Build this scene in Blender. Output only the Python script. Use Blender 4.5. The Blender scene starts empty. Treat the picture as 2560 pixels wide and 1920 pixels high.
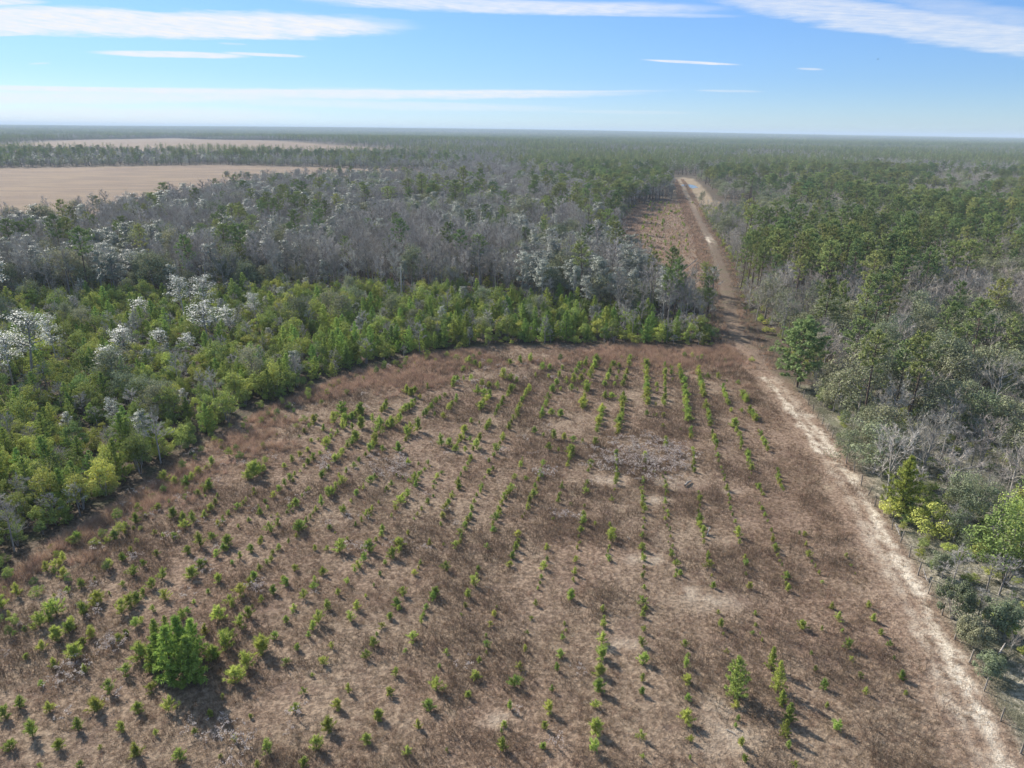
import bpy, math
import numpy as np
from mathutils import Matrix, Vector

rng = np.random.default_rng(7)
scene = bpy.context.scene
COL = scene.collection
R = math.radians

# ------------------------------------------------------------------ camera
CAM_H, PITCH, ROLL, HALF_TAN = 40.0, R(19.6), R(0.72), 0.72
cam_mat = Matrix.Rotation(math.pi / 2 - PITCH, 3, 'X') @ Matrix.Rotation(ROLL, 3, 'Z')
CM = np.array(cam_mat)
CAMP = np.array([0.0, 0.0, CAM_H])
cam = bpy.data.objects.new('camera', bpy.data.cameras.new('camera'))
cam.matrix_world = Matrix.Translation((0, 0, CAM_H)) @ cam_mat.to_4x4()
cam.data.sensor_width = 36.0
cam.data.lens = 18.0 / HALF_TAN
cam.data.clip_start, cam.data.clip_end = 0.5, 60000.0
COL.objects.link(cam)
scene.camera = cam


def pix_dir(px, py, w=2560.0):
    f = w / 2 / HALF_TAN
    d = CM @ np.array([(px - w / 2) / f, -(py - w * 0.375) / f, -1.0])
    return d / np.linalg.norm(d)


def G(px, py):
    """native pixel of the photograph (2560 wide) -> point on the flat ground"""
    d = pix_dir(px, py)
    t = -CAM_H / d[2]
    return (d[0] * t, d[1] * t)


def V(px, py):
    return G(px * 2560 / 2212, py * 2560 / 2212)


def P(xv, d):
    return ((xv - 1106) / 1536 * (0.942 * d + 13.4), d)


def project(p):
    """world points (n,3) -> native pixels, depth"""
    q = (np.atleast_2d(p) - CAMP) @ CM
    f = 1280 / HALF_TAN
    z = -q[:, 2]
    zz = np.where(z > 0.1, z, 0.1)
    return 1280 + q[:, 0] / zz * f, 960 - q[:, 1] / zz * f, z


def in_poly(pts, poly):
    x, y = pts[:, 0], pts[:, 1]
    r = np.zeros(len(pts), bool)
    n = len(poly)
    for i in range(n):
        x0, y0 = poly[i]
        x1, y1 = poly[(i + 1) % n]
        if y0 == y1:
            continue
        c = ((y0 > y) != (y1 > y)) & (x < (x1 - x0) * (y - y0) / (y1 - y0) + x0)
        r ^= c
    return r


def seg_dist(pts, line, closed=False):
    best = np.full(len(pts), 1e9)
    n = len(line)
    for i in range(n if closed else n - 1):
        a = np.array(line[i]); b = np.array(line[(i + 1) % n])
        ab = b - a
        t = np.clip(((pts - a) @ ab) / max(ab @ ab, 1e-9), 0, 1)
        q = pts - (a + t[:, None] * ab)
        best = np.minimum(best, np.hypot(q[:, 0], q[:, 1]))
    return best


def sstep(a, b, x):
    t = np.clip((x - a) / (b - a), 0, 1)
    return t * t * (3 - 2 * t)


def vnoise(x, y, s, seed=0):
    """cheap smooth value noise, feature size s"""
    x = np.asarray(x) / s + 1000.3 + seed * 17.1; y = np.asarray(y) / s + 1000.7 + seed * 9.7
    xi = np.floor(x).astype(np.int64); yi = np.floor(y).astype(np.int64)
    fx = x - xi; fy = y - yi
    fx = fx * fx * (3 - 2 * fx); fy = fy * fy * (3 - 2 * fy)

    def h(a, b):
        k = (a * 374761393 + b * 668265263 + seed * 974711) & 0xffffffff
        k = ((k ^ (k >> 13)) * 1274126177) & 0xffffffff
        return ((k ^ (k >> 16)) & 0xffff) / 65535.0
    return (h(xi, yi) * (1 - fx) + h(xi + 1, yi) * fx) * (1 - fy) + (h(xi, yi + 1) * (1 - fx) + h(xi + 1, yi + 1) * fx) * fy


# ------------------------------------------------------------------ layout
ARC = [V(-600, 1750), V(-300, 1480), V(-100, 1320), V(0, 1245), V(100, 1172), V(200, 1112), V(300, 1050), V(400, 982), V(500, 917),
       V(600, 866), V(700, 826), V(800, 791), V(900, 766), V(1000, 753), V(1100, 747), V(1300, 744),
       V(1420, 746), V(1530, 750)]
TRACK = [V(2290, 1900), V(2150, 1659), V(2100, 1560), V(2040, 1440), V(1990, 1330), V(1930, 1220), V(1880, 1130), V(1830, 1040),
         V(1780, 970), V(1730, 900), V(1690, 850), V(1645, 800), V(1612, 760), V(1590, 720), V(1576, 680), V(1570, 640),
         V(1562, 600), V(1552, 565), V(1535, 520), V(1512, 480), V(1492, 440), V(1476, 405), V(1466, 388)]
FENCE = [G(1985, 962), G(1996, 978), G(2008, 996), G(2020, 1014), G(2032, 1030), G(2043, 1046), G(2055, 1062), G(2067, 1078),
         G(2080, 1095), G(2094, 1114), G(2108, 1132), G(2121, 1152), G(2136, 1178), G(2153, 1212), G(2170, 1238),
         G(2187, 1266), G(2209, 1293), G(2229, 1325), G(2250, 1357), G(2272, 1394), G(2294, 1440), G(2320, 1486), G(2354, 1539),
         G(2386, 1599), G(2423, 1656), G(2460, 1726), G(2502, 1800), G(2552, 1880), G(2612, 1975)]
FIELD = ARC + [V(1560, 748), V(1600, 740), V(1650, 790), V(1740, 880)] + FENCE[1::3] + [(60, 5), (-80, 5)]
F2 = [P(1340, 215), P(1325, 300), P(1345, 390), P(1400, 440), P(1450, 462), P(1482, 462), P(1502, 340), P(1530, 240), P(1552, 180), P(1450, 192)]
THICKET = ARC[:-1] + [V(1548, 748), P(1546, 142), P(1480, 146), P(1300, 160), P(1100, 174), P(860, 180), P(600, 180), P(300, 172), P(0, 165), P(-300, 160), P(-700, 60)]
WOOD = [P(-700, 60), P(-300, 160), P(0, 165), P(300, 172), P(600, 180), P(860, 180), P(1100, 174), P(1300, 160), P(1480, 146), P(1540, 146),
        P(1542, 185), P(1450, 196), P(1340, 215), P(1325, 300), P(1345, 392), P(1400, 442), P(1448, 470), P(1440, 600), P(1425, 740),
        P(1000, 760), P(880, 650), P(730, 625), P(560, 570), P(470, 440), P(300, 335), P(100, 272), P(-500, 265)]
RF = [(a + 3.6, b) for a, b in TRACK[::-1] if 150 < b < 470] + [V(1705, 770), V(1765, 838)] + \
     [(a + 1.5, b) for a, b in FENCE[1::2]] + [(150, 10), P(2900, 760), P(1506, 760), P(1508, 640), P(1562, 470)]
CLEAR1 = [G(1639, 441), G(1736, 446), G(1738, 474), G(1742, 497), G(1726, 506), G(1708, 482), G(1671, 478)]
CLEAR2 = [G(1742, 497), G(1800, 504), G(1793, 537), G(1757, 541), G(1726, 506)]
FARM_A = [P(-800, 262), P(-500, 265), P(100, 272), P(300, 335), P(470, 440), P(560, 570), P(730, 625), P(880, 650), P(1000, 760), P(900, 775), P(700, 800), P(470, 826), P(200, 760), P(0, 715), P(-800, 690)]
FARM_B = [P(-300, 1130), P(20, 1480), P(150, 2000), P(370, 2700), P(550, 2000), P(700, 1600), P(980, 1290), P(700, 1130), P(300, 1100)]
SANDP = [(G(1600, 1398), 2.6, 1.0), (G(1770, 1500), 3.4, 1.5), (G(1560, 1608), 2.0, .9), (G(1792, 1842), 3.0, 1.3), (G(1700, 1208), 3.0, 1.6), (G(1840, 1228), 1.8, .8),
         (G(1810, 1770), 1.8, 1.0), (G(1250, 1800), 1.8, .8), (G(1640, 1250), 2.0, 1.0), (G(1530, 1200), 2.4, 1.2), (G(1150, 1130), 1.6, .7)]
TRACKL = seg_dist  # alias


def track_width(y):
    return 1.15 + 0.5 * vnoise(y * 0 + 3, y, 7.0, 5)


# ------------------------------------------------------------------ node helpers
def new_mat(name):
    m = bpy.data.materials.new(name)
    m.use_nodes = True
    m.node_tree.nodes.clear()
    return m, m.node_tree.nodes, m.node_tree.links


def nd(nodes, kind, **kw):
    n = nodes.new(kind)
    for k, v in kw.items():
        if k == 'inp':
            for a, b in v.items():
                n.inputs[a].default_value = b
        else:
            setattr(n, k, v)
    return n


def math_n(ns, ln, op, a, b=None, c=None, clamp=False):
    n = ns.new('ShaderNodeMath'); n.operation = op; n.use_clamp = clamp
    for i, v in enumerate((a, b, c)):
        if v is None:
            continue
        if isinstance(v, (int, float)):
            n.inputs[i].default_value = v
        else:
            ln.new(v, n.inputs[i])
    return n.outputs[0]


def mix_c(ns, ln, fac, a, b, blend='MIX'):
    n = ns.new('ShaderNodeMix'); n.data_type = 'RGBA'; n.blend_type = blend
    for sock, v in ((n.inputs[0], fac), (n.inputs[6], a), (n.inputs[7], b)):
        if isinstance(v, (int, float)):
            sock.default_value = v
        elif isinstance(v, tuple):
            sock.default_value = (*v, 1.0)[:4]
        else:
            ln.new(v, sock)
    return n.outputs[2]


def mrange(ns, ln, v, a, b, c=0.0, d=1.0):
    n = ns.new('ShaderNodeMapRange'); n.interpolation_type = 'SMOOTHSTEP'
    ln.new(v, n.inputs[0])
    for i, x in enumerate((a, b, c, d)):
        n.inputs[i + 1].default_value = x
    return n.outputs[0]


def leaf_mat(name, ca, cb, dark=0.45, transl=0.3, rough=None, obj_amt=0.5, rare=None, hue=0.03):
    """foliage: colour varies from leaf to leaf (island) and from plant to plant"""
    m, ns, ln = new_mat(name)
    oi = ns.new('ShaderNodeObjectInfo'); ge = ns.new('ShaderNodeNewGeometry')
    base = mix_c(ns, ln, oi.outputs['Random'], ca, cb)
    r2 = math_n(ns, ln, 'FRACT', math_n(ns, ln, 'MULTIPLY', oi.outputs['Random'], 37.73))
    r3 = math_n(ns, ln, 'FRACT', math_n(ns, ln, 'MULTIPLY', oi.outputs['Random'], 91.17))
    isl = ge.outputs['Random Per Island']
    if rare:
        col, thr = rare
        base = mix_c(ns, ln, math_n(ns, ln, 'GREATER_THAN', isl, thr), base, col)
    hsv = ns.new('ShaderNodeHueSaturation')
    ln.new(base, hsv.inputs['Color'])
    ln.new(math_n(ns, ln, 'ADD', 0.5 - hue, math_n(ns, ln, 'MULTIPLY', r3, 2 * hue)), hsv.inputs['Hue'])
    v1 = math_n(ns, ln, 'ADD', 1 - dark / 2, math_n(ns, ln, 'MULTIPLY', math_n(ns, ln, 'FRACT', math_n(ns, ln, 'MULTIPLY', isl, 17.3)), dark))
    v2 = math_n(ns, ln, 'ADD', 1 - obj_amt / 2, math_n(ns, ln, 'MULTIPLY', r2, obj_amt))
    ln.new(math_n(ns, ln, 'MULTIPLY', v1, v2), hsv.inputs['Value'])
    c = hsv.outputs[0]
    if rough is None:
        d = ns.new('ShaderNodeBsdfDiffuse'); ln.new(c, d.inputs[0])
    else:
        d = ns.new('ShaderNodeBsdfPrincipled'); ln.new(c, d.inputs['Base Color']); d.inputs['Roughness'].default_value = rough
    t = ns.new('ShaderNodeBsdfTranslucent'); ln.new(c, t.inputs[0])
    mx = ns.new('ShaderNodeMixShader'); mx.inputs[0].default_value = transl
    ln.new(d.outputs[0], mx.inputs[1]); ln.new(t.outputs[0], mx.inputs[2])
    o = ns.new('ShaderNodeOutputMaterial'); ln.new(mx.outputs[0], o.inputs[0])
    return m


def bark_mat(name, ca, cb, scale=6.0):
    m, ns, ln = new_mat(name)
    tc = ns.new('ShaderNodeTexCoord')
    mp = ns.new('ShaderNodeMapping'); mp.inputs['Scale'].default_value = (1, 1, 0.25)
    ln.new(tc.outputs['Object'], mp.inputs[0])
    nz = nd(ns, 'ShaderNodeTexNoise', inp={'Scale': scale, 'Detail': 4.0})
    ln.new(mp.outputs[0], nz.inputs['Vector'])
    oi = ns.new('ShaderNodeObjectInfo')
    c = mix_c(ns, ln, mrange(ns, ln, nz.outputs['Fac'], 0.35, 0.65), ca, cb)
    h = ns.new('ShaderNodeHueSaturation'); ln.new(c, h.inputs['Color'])
    ln.new(math_n(ns, ln, 'ADD', 0.75, math_n(ns, ln, 'MULTIPLY', oi.outputs['Random'], 0.5)), h.inputs['Value'])
    d = ns.new('ShaderNodeBsdfDiffuse'); ln.new(h.outputs[0], d.inputs[0])
    o = ns.new('ShaderNodeOutputMaterial'); ln.new(d.outputs[0], o.inputs[0])
    return m


M = {}
M['sapling'] = leaf_mat('sapling_needles', (.44, .475, .115), (.26, .355, .085), dark=.65, transl=.42, obj_amt=.6, rare=((.36, .29, .13), .96), hue=.018)
M['ypine'] = leaf_mat('young_pine_needles', (.36, .43, .11), (.21, .30, .085), dark=.7, transl=.3, obj_amt=.6, hue=.025)
M['clump'] = leaf_mat('bright_pine_needles', (.36, .46, .10), (.25, .36, .085), dark=.6, transl=.35, obj_amt=.4, hue=.015)
M['pine'] = leaf_mat('pine_needles', (.33, .36, .13), (.18, .245, .10), dark=.7, transl=.25, obj_amt=.5, hue=.025)
M['shrub'] = leaf_mat('shrub_leaves', (.47, .49, .125), (.19, .25, .085), dark=.7, transl=.22, obj_amt=.5, hue=.018)
M['oak'] = leaf_mat('oak_leaves', (.29, .30, .18), (.21, .235, .135), dark=.6, transl=.25, obj_amt=.5, rare=((.30, .30, .22), .93), hue=.03)
M['silver'] = leaf_mat('glare_pale_leaves', (.56, .575, .53), (.45, .475, .43), dark=.6, transl=.3, rough=.5, obj_amt=.25, rare=((.10, .12, .07), .75), hue=.015)  # pale base colour stands in for sun and sky glare on glossy leaves
M['greyleaf'] = leaf_mat('grey_green_leaves', (.35, .355, .295), (.22, .245, .19), dark=.6, transl=.25, rough=.55, obj_amt=.5, rare=((.38, .40, .35), .955), hue=.02)
M['twig'] = leaf_mat('bare_twigs', (.48, .445, .40), (.36, .33, .29), dark=.5, transl=0.0, obj_amt=.5, hue=.02)
M['twig_pale'] = leaf_mat('pale_bare_twigs', (.46, .42, .365), (.35, .305, .26), dark=.5, transl=0.0, obj_amt=.4, hue=.02)
M['bark'] = bark_mat('grey_bark', (.20, .175, .16), (.36, .325, .29))
M['bark_pine'] = bark_mat('pine_bark', (.085, .06, .05), (.19, .145, .115))
M['bark_pale'] = bark_mat('pale_bark', (.38, .36, .32), (.25, .225, .20))
M['grass'] = leaf_mat('dead_grass', (.37, .264, .183), (.245, .17, .117), dark=.7, transl=.25, obj_amt=.6, hue=.015)
M['sedge'] = leaf_mat('broom_sedge', (.50, .355, .26), (.37, .25, .175), dark=.6, transl=.3, obj_amt=.5, hue=.012)
M['weed'] = leaf_mat('brown_weeds', (.20, .15, .108), (.148, .106, .077), dark=.6, transl=.2, obj_amt=.6, hue=.015)
M['seedhead'] = leaf_mat('pale_seed_heads', (.60, .52, .46), (.50, .43, .39), dark=.4, transl=.3, obj_amt=.3, hue=.01)
M['scrub'] = leaf_mat('grey_scrub', (0.276, 0.270, 0.190), (0.190, 0.190, 0.121), dark=.6, transl=.2, obj_amt=.5, hue=.02)
M['deadwood'] = bark_mat('weathered_wood', (.42, .38, .34), (.26, .23, .20), 9)
M['fence_wood'] = bark_mat('fence_post_wood', (.34, .30, .255), (.20, .175, .145), 9)


# ------------------------------------------------------------------ mesh builder
class MB:
    def __init__(self):
        self.v, self.f, self.m, self.n = [], [], [], 0

    def add(self, verts, faces, mat=0):
        verts = np.asarray(verts, float).reshape(-1, 3)
        faces = np.asarray(faces, int)
        self.v.append(verts); self.f.append((faces + self.n)); self.m.append((len(faces), mat)); self.n += len(verts)

    def tube(self, pts, radii, sides=6, mat=0):
        pts = np.asarray(pts, float); k = len(pts)
        vs = []
        for i in range(k):
            t = pts[min(i + 1, k - 1)] - pts[max(i - 1, 0)]
            t = t / (np.linalg.norm(t) + 1e-9)
            a = np.cross(t, (0, 0, 1.0)) if abs(t[2]) < .9 else np.cross(t, (1.0, 0, 0))
            a /= np.linalg.norm(a); b = np.cross(t, a)
            for s in range(sides):
                an = 2 * math.pi * s / sides
                vs.append(pts[i] + radii[i] * (math.cos(an) * a + math.sin(an) * b))
        fs = []
        for i in range(k - 1):
            for s in range(sides):
                s2 = (s + 1) % sides
                fs.append((i * sides + s, i * sides + s2, (i + 1) * sides + s2, (i + 1) * sides + s))
        self.add(vs, fs, mat)
        self.add([vs[(k - 1) * sides + s] for s in range(sides)], [list(range(sides))], mat)

    def slivers(self, base, tip, w, mat=0):
        """one thin triangle per row"""
        base = np.asarray(base); tip = np.asarray(tip); n = len(base)
        d = tip - base
        r = rng.normal(size=(n, 3))
        s = np.cross(d, r); s /= (np.linalg.norm(s, axis=1)[:, None] + 1e-9)
        w = np.broadcast_to(np.asarray(w, float), (n,))[:, None]
        vs = np.stack([base - s * w / 2, base + s * w / 2, tip], 1).reshape(-1, 3)
        self.add(vs, np.arange(3 * n).reshape(n, 3), mat)

    def cards(self, c, nrm, size, aspect=.55, mat=0):
        """leaf-shaped diamonds"""
        c = np.asarray(c); n = len(c)
        nrm = nrm / (np.linalg.norm(nrm, axis=1)[:, None] + 1e-9)
        r = rng.normal(size=(n, 3))
        a = np.cross(nrm, r); a /= (np.linalg.norm(a, axis=1)[:, None] + 1e-9)
        b = np.cross(nrm, a)
        s = np.broadcast_to(np.asarray(size, float), (n,))[:, None]
        vs = np.stack([c - a * s / 2, c + b * s * aspect / 2 - a * s * .08, c + a * s / 2, c - b * s * aspect / 2 - a * s * .08], 1).reshape(-1, 3)
        self.add(vs, np.arange(4 * n).reshape(n, 4), mat)

    def mesh(self, name, mats, smooth=False):
        v = np.concatenate(self.v)
        me = bpy.data.meshes.new(name)
        tot = [len(x) for x in self.f]
        lens = np.concatenate([np.full(len(x), x.shape[1] if x.ndim == 2 else len(x[0]), np.int32) for x in self.f])
        loops = np.concatenate([x.ravel() for x in self.f]).astype(np.int32)
        starts = np.concatenate([[0], np.cumsum(lens)[:-1]]).astype(np.int32)
        me.vertices.add(len(v)); me.vertices.foreach_set('co', v.ravel().astype(np.float32))
        me.loops.add(len(loops)); me.loops.foreach_set('vertex_index', loops)
        me.polygons.add(len(lens)); me.polygons.foreach_set('loop_start', starts); me.polygons.foreach_set('loop_total', lens)
        mi = np.concatenate([np.full(k, m, np.int32) for k, m in self.m])
        for m in mats:
            me.materials.append(M[m] if isinstance(m, str) else m)
        me.polygons.foreach_set('material_index', mi)
        if smooth:
            me.polygons.foreach_set('use_smooth', np.ones(len(lens), bool))
        me.update(calc_edges=True)
        return me


def unit(v):
    v = np.asarray(v, float)
    return v / (np.linalg.norm(v, axis=-1, keepdims=True) + 1e-9)


def rand_dirs(n):
    return unit(rng.normal(size=(n, 3)))


def tuft(mb, c, d, n, L, w, spread=.9, mat=0, broad=.42):
    """needle bunch round point c, leaning to direction d"""
    c = np.asarray(c, float)
    dirs = unit(np.asarray(d) + spread * rand_dirs(n))
    ln = L * rng.uniform(.6, 1.1, n)
    st = c + rng.normal(size=(n, 3)) * L * .12
    mb.slivers(st, st + dirs * ln[:, None], w, mat)
    k = max(2, n // 3)
    cc = c + rand_dirs(k) * L * rng.uniform(.1, .65, k)[:, None]
    mb.cards(cc, unit(cc - c) * .8 + np.asarray(d) * .7 + .35 * rand_dirs(k) + np.array([0, 0, .3]), L * rng.uniform(.6, 1.0, k), broad, mat)


# every builder returns (trunk MB, crown MB)
def build_pine(h, crown_from, width, nb, detail=1.0):
    t, c = MB(), MB()
    bend = rng.normal(size=2) * h * .015
    zs = np.linspace(0, h, 8)
    pts = np.stack([bend[0] * np.sin(zs / h * 3), bend[1] * np.sin(zs / h * 2.3), zs], 1)
    t.tube(pts, np.linspace(h * .0135, .03, 8), 7)
    for k in range(nb):
        u = (k + rng.uniform()) / nb
        z = h * (crown_from + (1 - crown_from) * u ** .85)
        prof = math.sin(math.pi * min(1, .22 + .78 * (1 - u) ** .75) * .62) if u > .25 else .55 + 1.6 * u
        L = width * (.45 + .55 * prof) * rng.uniform(.6, 1.1) * (1 - .55 * max(0, u - .6) / .4)
        az = k * 2.4 + rng.normal() * .5
        up = rng.uniform(-.05, .35) + .55 * u
        d = unit((math.cos(az), math.sin(az), up))
        p0 = np.array([np.interp(z, zs, pts[:, 0]), np.interp(z, zs, pts[:, 1]), z])
        mid = p0 + d * L * .55 - np.array([0, 0, .06 * L]); end = p0 + d * L + np.array([0, 0, .10 * L])
        t.tube([p0, mid, end], [.045 + .01 * L, .03, .012], 3)
        nt = max(3, int((4 + L * 2.2) * detail))
        for j in range(nt):
            s = rng.uniform(.35, 1.05)
            q = p0 + (end - p0) * s + rng.normal(size=3) * np.array([.24, .24, .10]) * L * .5
            tuft(c, q, d * .5 + np.array([0, 0, .7]), int(18 * detail), .46 / detail ** .4, .065 / detail ** .7, 1.0)
    tuft(c, pts[-1], (0, 0, 1), int(40 * detail), .5, .06, 1.0)
    return t, c


def build_young_pine(h, width, detail=1.0, dense=1.0):
    t, c = MB(), MB()
    t.tube([(0, 0, 0), (rng.normal() * .04, rng.normal() * .04, h * .5), (0, 0, h * .97)], [h * .016, h * .010, .012], 5)
    nw = int(4 + h * 1.6)
    for k in range(nw):
        u = k / (nw - 1)
        z = h * (.06 + .88 * u)
        L0 = width * (1 - u) ** .8 * (.75 if k == 0 else 1) + .12
        for b in range(5):
            az = 2 * math.pi * b / 5 + k * .8 + rng.normal() * .3
            L = L0 * rng.uniform(.6, 1.15)
            d = unit((math.cos(az), math.sin(az), .35 + .5 * u + rng.normal() * .12))
            p0 = np.array([0, 0, z]); end = p0 + d * L
            t.tube([p0, end], [.018, .006], 3)
            nt = max(2, int((1.5 + L * 3.6) * dense))
            for j in range(nt):
                s = (j + rng.uniform(.3, 1)) / nt
                tuft(c, p0 + d * L * s + rng.normal(size=3) * .06 * L, d * .8 + np.array([0, 0, .75]), int(17 * detail), .29, .042 / detail ** .6, .7, 0, .24)
    tuft(c, (0, 0, h * .92), (0, 0, 1), 18, .35, .045, .5)
    return t, c


def build_sapling(lean, whorls, wide, bush):
    """unit height: a leader and a few whorls of rising shoots, each a bottlebrush of needles"""
    t, c = MB(), MB()
    top = np.array([lean * rng.normal(), lean * rng.normal(), .82])
    t.tube([(0, 0, 0), top * .5, top], [.022, .016, .008], 5)
    whorls += 1
    for k in range(whorls):
        u = (k + .15) / whorls
        p0 = top * (.05 + .80 * u)
        nb = int(rng.integers(3, 5) + bush * 2)
        for b in range(nb):
            if rng.uniform() < .12:
                continue
            az = 2 * math.pi * b / nb + k * 1.1 + rng.normal() * .5
            L = wide * (1.05 - .70 * u) * rng.uniform(.45, 1.3)
            d = unit((math.cos(az), math.sin(az), .7 + .6 * u + rng.normal() * .2))
            end = p0 + d * L
            t.tube([p0, end], [.010, .005], 3)
            for s in (.55, 1.0):
                tuft(c, p0 + d * L * s, d * 1.1 + np.array([0, 0, .35]), int(13 + 4 * bush), .23, .024, .55, 0, .16)
    for s in (.15, .4, .65, .85, 1.0):
        tuft(c, top * s, (0, 0, 1), 20, .21, .024, .62, 0, .16)
    return t, c


def build_shrub(h, width, lobes, leaves, size, stems=5):
    t, c = MB(), MB()
    for k in range(stems):
        az = 2 * math.pi * k / stems + rng.normal() * .4
        e = np.array([math.cos(az) * width * .55, math.sin(az) * width * .55, h * rng.uniform(.5, .8)])
        t.tube([(math.cos(az) * .08, math.sin(az) * .08, 0), e * np.array([.45, .45, .6]), e], [.05, .035, .012], 4)
    per = leaves // lobes
    for k in range(lobes):
        az = rng.uniform(0, 2 * math.pi); r = width * math.sqrt(rng.uniform(0, 1)) * .72
        zt = h * (1 - .45 * (r / width) ** 2) * rng.uniform(.35, .92)
        cc = np.array([math.cos(az) * r, math.sin(az) * r, max(zt, .25 * h)])
        rad = width * rng.uniform(.13, .38)
        d = rand_dirs(per); rr = rad * rng.uniform(.55, 1.08, per) ** .6
        p = cc + d * rr[:, None] * np.array([1, 1, .8])
        p[:, 2] = np.clip(p[:, 2], .05, None)
        c.cards(p, d + .65 * rand_dirs(per) + np.array([0, 0, .3]), size * rng.uniform(.6, 1.3, per))
    # leading shoots above the rounded mass
    for k in range(9):
        a = rng.uniform(0, 6.28); r = width * rng.uniform(0, .6)
        b = np.array([math.cos(a) * r, math.sin(a) * r, h * rng.uniform(.55, .8)])
        e = b + np.array([rng.normal() * .2, rng.normal() * .2, h * rng.uniform(.15, .32)])
        t.tube([b, e], [.015, .006], 3)
        kk = 26
        q_ = b + (e - b) * rng.uniform(.1, 1.05, kk)[:, None] + rng.normal(size=(kk, 3)) * .13
        c.cards(q_, rand_dirs(kk) + np.array([0, 0, .5]), size * .8 * rng.uniform(.6, 1.2, kk))
    return t, c


def build_broad(h, width, base, limbs, per, size, layered=0.0, clump=.95, sub=4, trunk_r=None):
    """trunk, limbs, and leaf clumps at the limb ends"""
    t, c = MB(), MB()
    tr = trunk_r or h * .018
    bend = rng.normal(size=2) * h * .03
    top = np.array([bend[0], bend[1], h * .8])
    t.tube([(0, 0, 0), (bend[0] * .3, bend[1] * .1, h * .25), (bend[0] * .8, bend[1] * .6, h * .55), top], [tr, tr * .8, tr * .5, tr * .2], 7)
    for k in range(limbs):
        u = (k + .5) / limbs
        z = h * (base + (.78 - base) * u)
        p0 = np.array([bend[0] * z / h, bend[1] * z / h * .9, z])
        az = k * 2.4 + rng.normal() * .4
        L = width * (1 - .45 * u ** 1.5) * rng.uniform(.65, 1.1)
        d = unit((math.cos(az), math.sin(az), .30 + .75 * u + rng.normal() * .12))
        e = p0 + d * L
        t.tube([p0, p0 + d * L * .5 + rng.normal(size=3) * .12 * L * .5, e], [tr * .45, tr * .25, tr * .08], 4)
        for s in range(sub):
            f = rng.uniform(.45, 1.05)
            cc = p0 + (e - p0) * f + rng.normal(size=3) * np.array([.35, .35, .25]) * L * .45
            cc[2] = min(cc[2], h * .98)
            rad = clump * rng.uniform(.6, 1.25) * width * .3
            dd = rand_dirs(per)
            p = cc + dd * (rad * rng.uniform(.4, 1.05, per) ** .5)[:, None] * np.array([1.15, 1.15, .75 - .45 * layered])
            nrm = dd * (1 - layered * .8) + .42 * rand_dirs(per) + np.array([0, 0, .35 + 1.2 * layered])
            c.cards(p, nrm, size * rng.uniform(.6, 1.3, per))
    return t, c


def build_bare(h, width, base, limbs, twigs, tw=.045, trunk_r=None, gnarl=.12):
    t, c = MB(), MB()
    tr = trunk_r or h * .014
    bend = rng.normal(size=2) * h * .03
    top = np.array([bend[0], bend[1], h * .86])
    t.tube([(0, 0, 0), (bend[0] * .2, bend[1] * .2, h * .3), (bend[0] * .7, bend[1] * .6, h * .6), top], [tr, tr * .8, tr * .5, tr * .12], 6)
    for k in range(limbs):
        u = (k + .5) / limbs
        z = h * (base + (.84 - base) * u)
        p0 = np.array([bend[0] * z / h, bend[1] * z / h, z])
        az = k * 2.4 + rng.normal() * .4
        L = width * (1.05 - .6 * u) * rng.uniform(.7, 1.15)
        d = unit((math.cos(az), math.sin(az), .7 + .8 * u + rng.normal() * .15))
        m1 = p0 + d * L * .5 + rng.normal(size=3) * gnarl * L
        e = p0 + d * L + rng.normal(size=3) * gnarl * L * .6
        t.tube([p0, m1, e], [tr * .4, tr * .22, tr * .06], 4)
        nb = 5
        for b in range(nb):
            f = rng.uniform(.25, 1)
            q = p0 + (m1 - p0) * f * 2 if f < .5 else m1 + (e - m1) * (f - .5) * 2
            bd = unit(d + .8 * rand_dirs(1)[0] + np.array([0, 0, .3]))
            bl = L * rng.uniform(.3, .6)
            be = q + bd * bl
            c.slivers([q], [be], tw * 1.6)
            n = twigs
            ss = rng.uniform(.15, 1, n)
            st = q + bd * bl * ss[:, None]
            td = unit(bd + .9 * rand_dirs(n) + np.array([0, 0, .35]))
            tl = bl * rng.uniform(.3, .75, n)
            c.slivers(st, st + td * tl[:, None], tw)
            st2 = st + td * (tl * rng.uniform(.3, .9, n))[:, None]
            c.slivers(st2, st2 + unit(td + 1.0 * rand_dirs(n)) * (tl * .6)[:, None], tw * .8)
    return t, c


class Proto:
    """a plant's meshes: trunk and crown apart, and both in one"""
    def __init__(self, name, pair, tm, cm, height):
        t, c = pair
        self.h = height
        self.trunk = t.mesh(name + '_trunk', [tm], True)
        self.crown = c.mesh(name + '_crown', [cm])
        both = MB()
        both.v = t.v + c.v
        both.f = t.f + [f + t.n for f in c.f]
        both.m = t.m + [(k, 1) for k, _ in c.m]
        both.n = t.n + c.n
        self.both = both.mesh(name, [tm, cm])


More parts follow.
